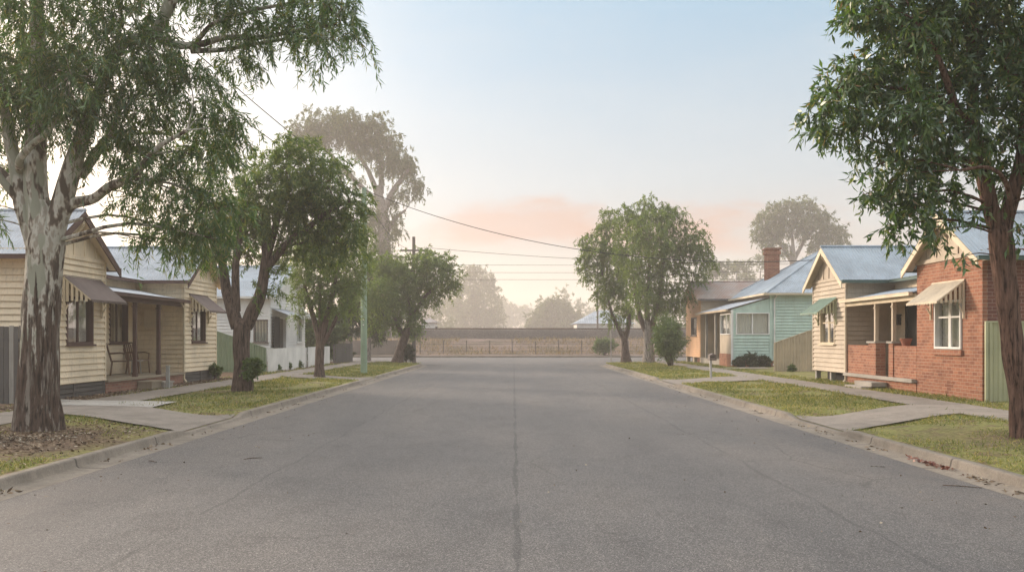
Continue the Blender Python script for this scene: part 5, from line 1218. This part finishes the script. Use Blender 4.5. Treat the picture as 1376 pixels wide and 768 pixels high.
for side, dens, n, lb in ((-1, dens_l, 42000, ''), (1, dens_r, 52000, '')):
    B, D, LN, WD, rg = scatter_blades('grass', side, n, 5.93, 11.0, 8.5, 58, .055, .011, None, dens, 31 + side)
    sc = np.clip(B[:, 1] / 16, 1, 2.6)
    o = leaf_mesh('grass', B, D, LN * np.clip(sc, 1, 1.5), WD * sc * .5, M['grass_blade'], None, rg)
    tag(o, 'short patchy lawn grass along the %s verge' % ('left' if side < 0 else 'right'), 'grass', kind='stuff')
for side, dens, n in ((-1, dens_l, 1500), (1, dens_r, 1500)):            # taller tufts and weeds, thickest along the edges
    def dens2(a, y, d=dens, s=side): return max(0, d(a, y)) * (.15 + (.9 if mnoise.noise((a * 1.7, y * 1.1, 20.0 + s)) > .22 else 0) + (.6 if a < 6.05 or 8.75 < a < 9.05 else 0))
    B, D, LN, WD, rg = scatter_blades('grass', side, n * 3, 5.93, 11.0, 9.0, 45, .10, .014, None, dens2, 61 + side)
    sc = np.clip(B[:, 1] / 16, 1, 2.2)
    tag(leaf_mesh('tall_grass', B, D, LN, WD * sc * .5, M['grass_blade'], None, rg), 'taller grass tufts and weeds on the %s verge' % ('left' if side < 0 else 'right'), 'grass', kind='stuff')
M['litter'] = mat_leaf('dry leaf and bark litter', [(0, (.06, .04, .03)), (.4, (.14, .09, .06)), (.75, (.27, .2, .14)), (1, (.46, .4, .33))], .0, .05)
def litter(name, label, n, fx, seed, ln=.05, wd=.013):
    rg = np.random.default_rng(seed); P = fx(rg, n); m = len(P); d = unit(rg.normal(size=(m, 3)) * np.array([1, 1, .12])); P[:, 2] += .008
    o = leaf_mesh(name, P, d, ln * rg.uniform(.4, 1.7, m), wd * rg.uniform(.5, 1.5, m), M['litter'], None, rg); return tag(o, label, 'leaf litter', kind='stuff')
def f_gum(rg, n):
    r = np.abs(rg.normal(0, 1.5, n)); t = rg.uniform(0, 6.28, n); a = 7.9 + r * np.cos(t) * .9; y = 13.4 + r * np.sin(t) * 1.3
    k = (a > 5.95) & (a < 9.6) & (y < 17.2) & (y > 9); a, y = a[k], y[k]; return np.stack([-a, y, gz(a, y, -1) + .012], 1)
litter('leaf_litter', 'dry bark and leaf litter round the foot of the big gum', 6000, f_gum, 51)
def f_bed(rg, n): a = 10.35 + .6 * rg.random(n); y = rg.uniform(18.5, 33.5, n); return np.stack([-a, y, gz(a, y, -1) + .01], 1)
litter('leaf_litter', 'brown mulch and leaves in the bed along the cream cottage', 3000, f_bed, 52, .06)
def f_gut(rg, n):
    s = np.where(rg.random(n) < .5, -1, 1); y = 9 + 45 * rg.random(n) ** 1.8; a = 5.66 - np.abs(rg.normal(0, .09, n)); k = np.array([mnoise.noise((q * .9, w_ * 7, 2)) for q, w_ in zip(y, s)]) > .05
    return np.stack([s * a, y, np.full(n, .012)], 1)[k]
litter('leaf_litter', 'dry leaves caught along both gutters', 1500, f_gut, 53, .06)
def f_red(rg, n): y = rg.normal(11.9, .35, n); a = 5.62 - np.abs(rg.normal(0, .06, n)); return np.stack([a, y, np.full(n, .02) + rg.random(n) * .02], 1)
M['litter_keep'] = M['litter']; M['litter'] = mat_leaf('red fallen leaves', [(0, (.12, .035, .03)), (.6, (.22, .07, .05)), (1, (.4, .25, .2))], 0, .1)
litter('leaf_litter', 'small heap of red leaves in the right gutter', 80, f_red, 54, .06, .02)
M['litter'] = M['litter_keep']
def f_road(rg, n):
    s = np.where(rg.random(n) < .5, -1, 1); a = np.abs(rg.normal(5.3, 1.0, n)); a = np.where(a > 5.3, 10.6 - a, a); a = np.maximum(a, .3); y = 5 + 25 * rg.random(n) ** 1.2; return np.stack([s * a, y, np.full(n, .004)], 1)
litter('leaf_litter', 'scattered leaves and bark flakes on the road', 260, f_road, 55, .03, .009)
def f_mid(rg, n): return np.stack([rg.uniform(-4.5, 4.5, n), 4 + 12 * rg.random(n), np.full(n, .004)], 1)
litter('leaf_litter', 'few pale flakes in the middle of the road', 40, f_mid, 56, .03, .01)
for px, py, ang, l, lb in ((340, 617, .9, .2, 'short brown stick on the left side of the road'), (1293, 655, -.5, .36, 'dark thin stick on the right side of the road'), (1180, 628, -.2, .18, 'tiny pale stick on the right side of the road'), (205, 621, -.8, .16, 'thin stick near the left gutter')):
    Y = F * EYE / (py - VY); x = (px - VX) / F * Y; m = MB()
    m.tube([(x - l / 2, Y - l * ang / 2, .018), (x - l * .1, Y + .015, .022), (x + l / 2, Y + l * ang / 2, .016)], [.005, .007, .004], 6); tag(m.build('stick', M['bark_brown'] if 'pale' not in lb else M['bark_pale'], None, smooth=True), lb, 'stick')
# dry tall grass tufts on the bank
def f_tuft(n, seed):
    rg = np.random.default_rng(seed); x = rg.uniform(-46, 50, n); y = 83 + 12.5 * rg.random(n); z = np.interp(y, [81.7, 86, 88, 91, 94.5, 96], [.125, .16, .3, .95, 1.55, 1.72])
    q = np.array([mnoise.noise((a * .16, b * .3, 9)) for a, b in zip(x, y)]); k = (q > -.15) & (y > 85.5); x, y, z = x[k], y[k], z[k]; m = len(x)
    d = unit(rg.normal(size=(m, 3)) * np.array([.5, .5, .1]) + np.array([0, 0, .7])); return np.stack([x, y, z - .02], 1), d, .42 * rg.uniform(.4, 1.4, m), .05 * rg.uniform(.5, 1.3, m), rg
M['dry_blade'] = mat_leaf('dry grass blades', [(0, (.11, .10, .05)), (.35, (.19, .14, .09)), (.7, (.28, .205, .14)), (1, (.37, .29, .22))], .25, .03)
B, D, LN, WD, rg = f_tuft(26000, 77); tag(leaf_mesh('dry_grass', B, D, LN, WD * .5, M['dry_blade'], None, rg), 'dry pinkish tall grass on the railway bank', 'grass', kind='stuff')
# ------------------------------------------------------------------ sky, sun, haze
SUN_EL, SUN_AZ = 14.0, -50.0             # azimuth from the street's direction, negative = left
world = bpy.data.worlds.new('World'); scene.world = world; world.use_nodes = True
nt = world.node_tree; nt.nodes.clear()
sky = nt.nodes.new('ShaderNodeTexSky'); sky.sky_type = 'NISHITA'; sky.sun_disc = False
sky.sun_elevation = R(SUN_EL); sky.sun_rotation = R(SUN_AZ); sky.air_density = 1.0; sky.dust_density = 1.2; sky.ozone_density = 1.5; sky.altitude = 50
# thin cloud veil low over the horizon, brightest towards the sun
tc = nt.nodes.new('ShaderNodeTexCoord'); sp = nt.nodes.new('ShaderNodeSeparateXYZ'); L(nt, tc.outputs['Generated'], sp.inputs[0])
cn = noise(nt, coord(nt, (1.2, 1.2, 7.5), 'Generated'), 2.0, 5, .55)
band = ramp(nt, sp.outputs[2], [(0.0, (.4, .4, .4)), (.07, (.9, .9, .9)), (.125, (.85, .85, .85)), (.17, (.0, .0, .0))])
cl = math_(nt, 'MULTIPLY', ramp(nt, cn, [(.40, (0, 0, 0)), (.58, (1, 1, 1))]), band)
veil = ramp(nt, sp.outputs[2], [(0.0, (.150, .121, .103)), (.12, (.134, .128, .124)), (.24, (.118, .137, .149)), (.36, (.084, .132, .166)), (.6, (.36, .36, .36)), (1.0, (.70, .67, .63))])
veil = mixc(nt, 1.0, veil, (10, 10, 10), 'MULTIPLY')                    # thin high veil; unseen overhead part brightened as added light for the ground
col = mixc(nt, .84, sky.outputs[0], veil)
cu = math_(nt, 'DIVIDE', math_(nt, 'SUBTRACT', sp.outputs[0], .10), .33); cv = math_(nt, 'DIVIDE', math_(nt, 'SUBTRACT', sp.outputs[2], .118), .034)
cd = math_(nt, 'SUBTRACT', 1.0, math_(nt, 'ADD', math_(nt, 'MULTIPLY', cu, cu), math_(nt, 'MULTIPLY', cv, cv)))
cn2 = noise(nt, coord(nt, (3.0, 3.0, 10), 'Generated'), 2.2, 6, .6)
cd = math_(nt, 'ADD', cd, math_(nt, 'MULTIPLY', math_(nt, 'SUBTRACT', cn2, .5), 5.0))
col = mixc(nt, math_(nt, 'MULTIPLY', cl, .4), col, (1.5, 1.1, .95))
col = mixc(nt, math_(nt, 'MULTIPLY', ramp(nt, cd, [(0.0, (0, 0, 0)), (1.0, (1, 1, 1))]), .85), col, (1.8, 1.05, .78))
wisp = noise(nt, coord(nt, (.8, 1.6, 3.2), 'Generated'), 2.3, 6, .6)
col = mixc(nt, math_(nt, 'MULTIPLY', ramp(nt, wisp, [(.45, (0, 0, 0)), (.72, (1, 1, 1))]), .4), col, (1.75, 1.9, 2.0))
vd = nt.nodes.new('ShaderNodeVectorMath'); vd.operation = 'DOT_PRODUCT'; L(nt, tc.outputs['Generated'], vd.inputs[0])
vd.inputs[1].default_value = (math.sin(R(SUN_AZ)) * math.cos(R(7)), math.cos(R(SUN_AZ)) * math.cos(R(7)), math.sin(R(7)))
glow = math_(nt, 'POWER', math_(nt, 'MAXIMUM', vd.outputs['Value'], 0.0), 10.0)
col = mixc(nt, glow, col, (8.0, 5.8, 3.9), 'ADD')                       # bright sky round the low sun
bg = nt.nodes.new('ShaderNodeBackground'); bg.inputs['Strength'].default_value = .13; L(nt, col, bg.inputs[0])
wo = nt.nodes.new('ShaderNodeOutputWorld'); L(nt, bg.outputs[0], wo.inputs[0])
sd = bpy.data.lights.new('sun', 'SUN'); sd.energy = 1.5; sd.angle = R(10); sd.color = (1.0, .82, .65)
so = bpy.data.objects.new('sun', sd); COL.objects.link(so)
sv = Vector((math.sin(R(SUN_AZ)) * math.cos(R(SUN_EL)), math.cos(R(SUN_AZ)) * math.cos(R(SUN_EL)), math.sin(R(SUN_EL))))
so.rotation_euler = (-sv).to_track_quat('-Z', 'Y').to_euler(); so.location = (0, 0, 60)
# morning haze: one even closed volume round everything
HAZE = 1
if HAZE:
    hz = MB(); hz.box(-400, 400, -65, 735, -1.5, 37); h = hz.build('haze', None if False else bpy.data.materials.new('haze')); tag(h, kind='stuff')
    m = h.data.materials[0]; m.use_nodes = True; t = m.node_tree; t.nodes.clear()
    pv = t.nodes.new('ShaderNodeVolumePrincipled'); pv.inputs['Color'].default_value = (.95, .89, .845, 1); pv.inputs['Density'].default_value = .0016; pv.inputs['Anisotropy'].default_value = .35
    mo = t.nodes.new('ShaderNodeOutputMaterial'); t.links.new(pv.outputs[0], mo.inputs['Volume'])
scene.view_settings.view_transform = 'Standard'; scene.view_settings.look = 'None'; scene.view_settings.gamma = 1; scene.view_settings.exposure = 1.64
scene.render.engine = 'CYCLES'
cy = scene.cycles
cy.use_denoising = True
try: cy.denoiser = 'OPENIMAGEDENOISE'
except Exception: pass
cy.volume_bounces = 2; cy.max_bounces = 6; cy.diffuse_bounces = 3; cy.glossy_bounces = 2; cy.transparent_max_bounces = 8; cy.transmission_bounces = 4
cy.use_adaptive_sampling = True; cy.adaptive_threshold = .02; cy.sample_clamp_indirect = 6
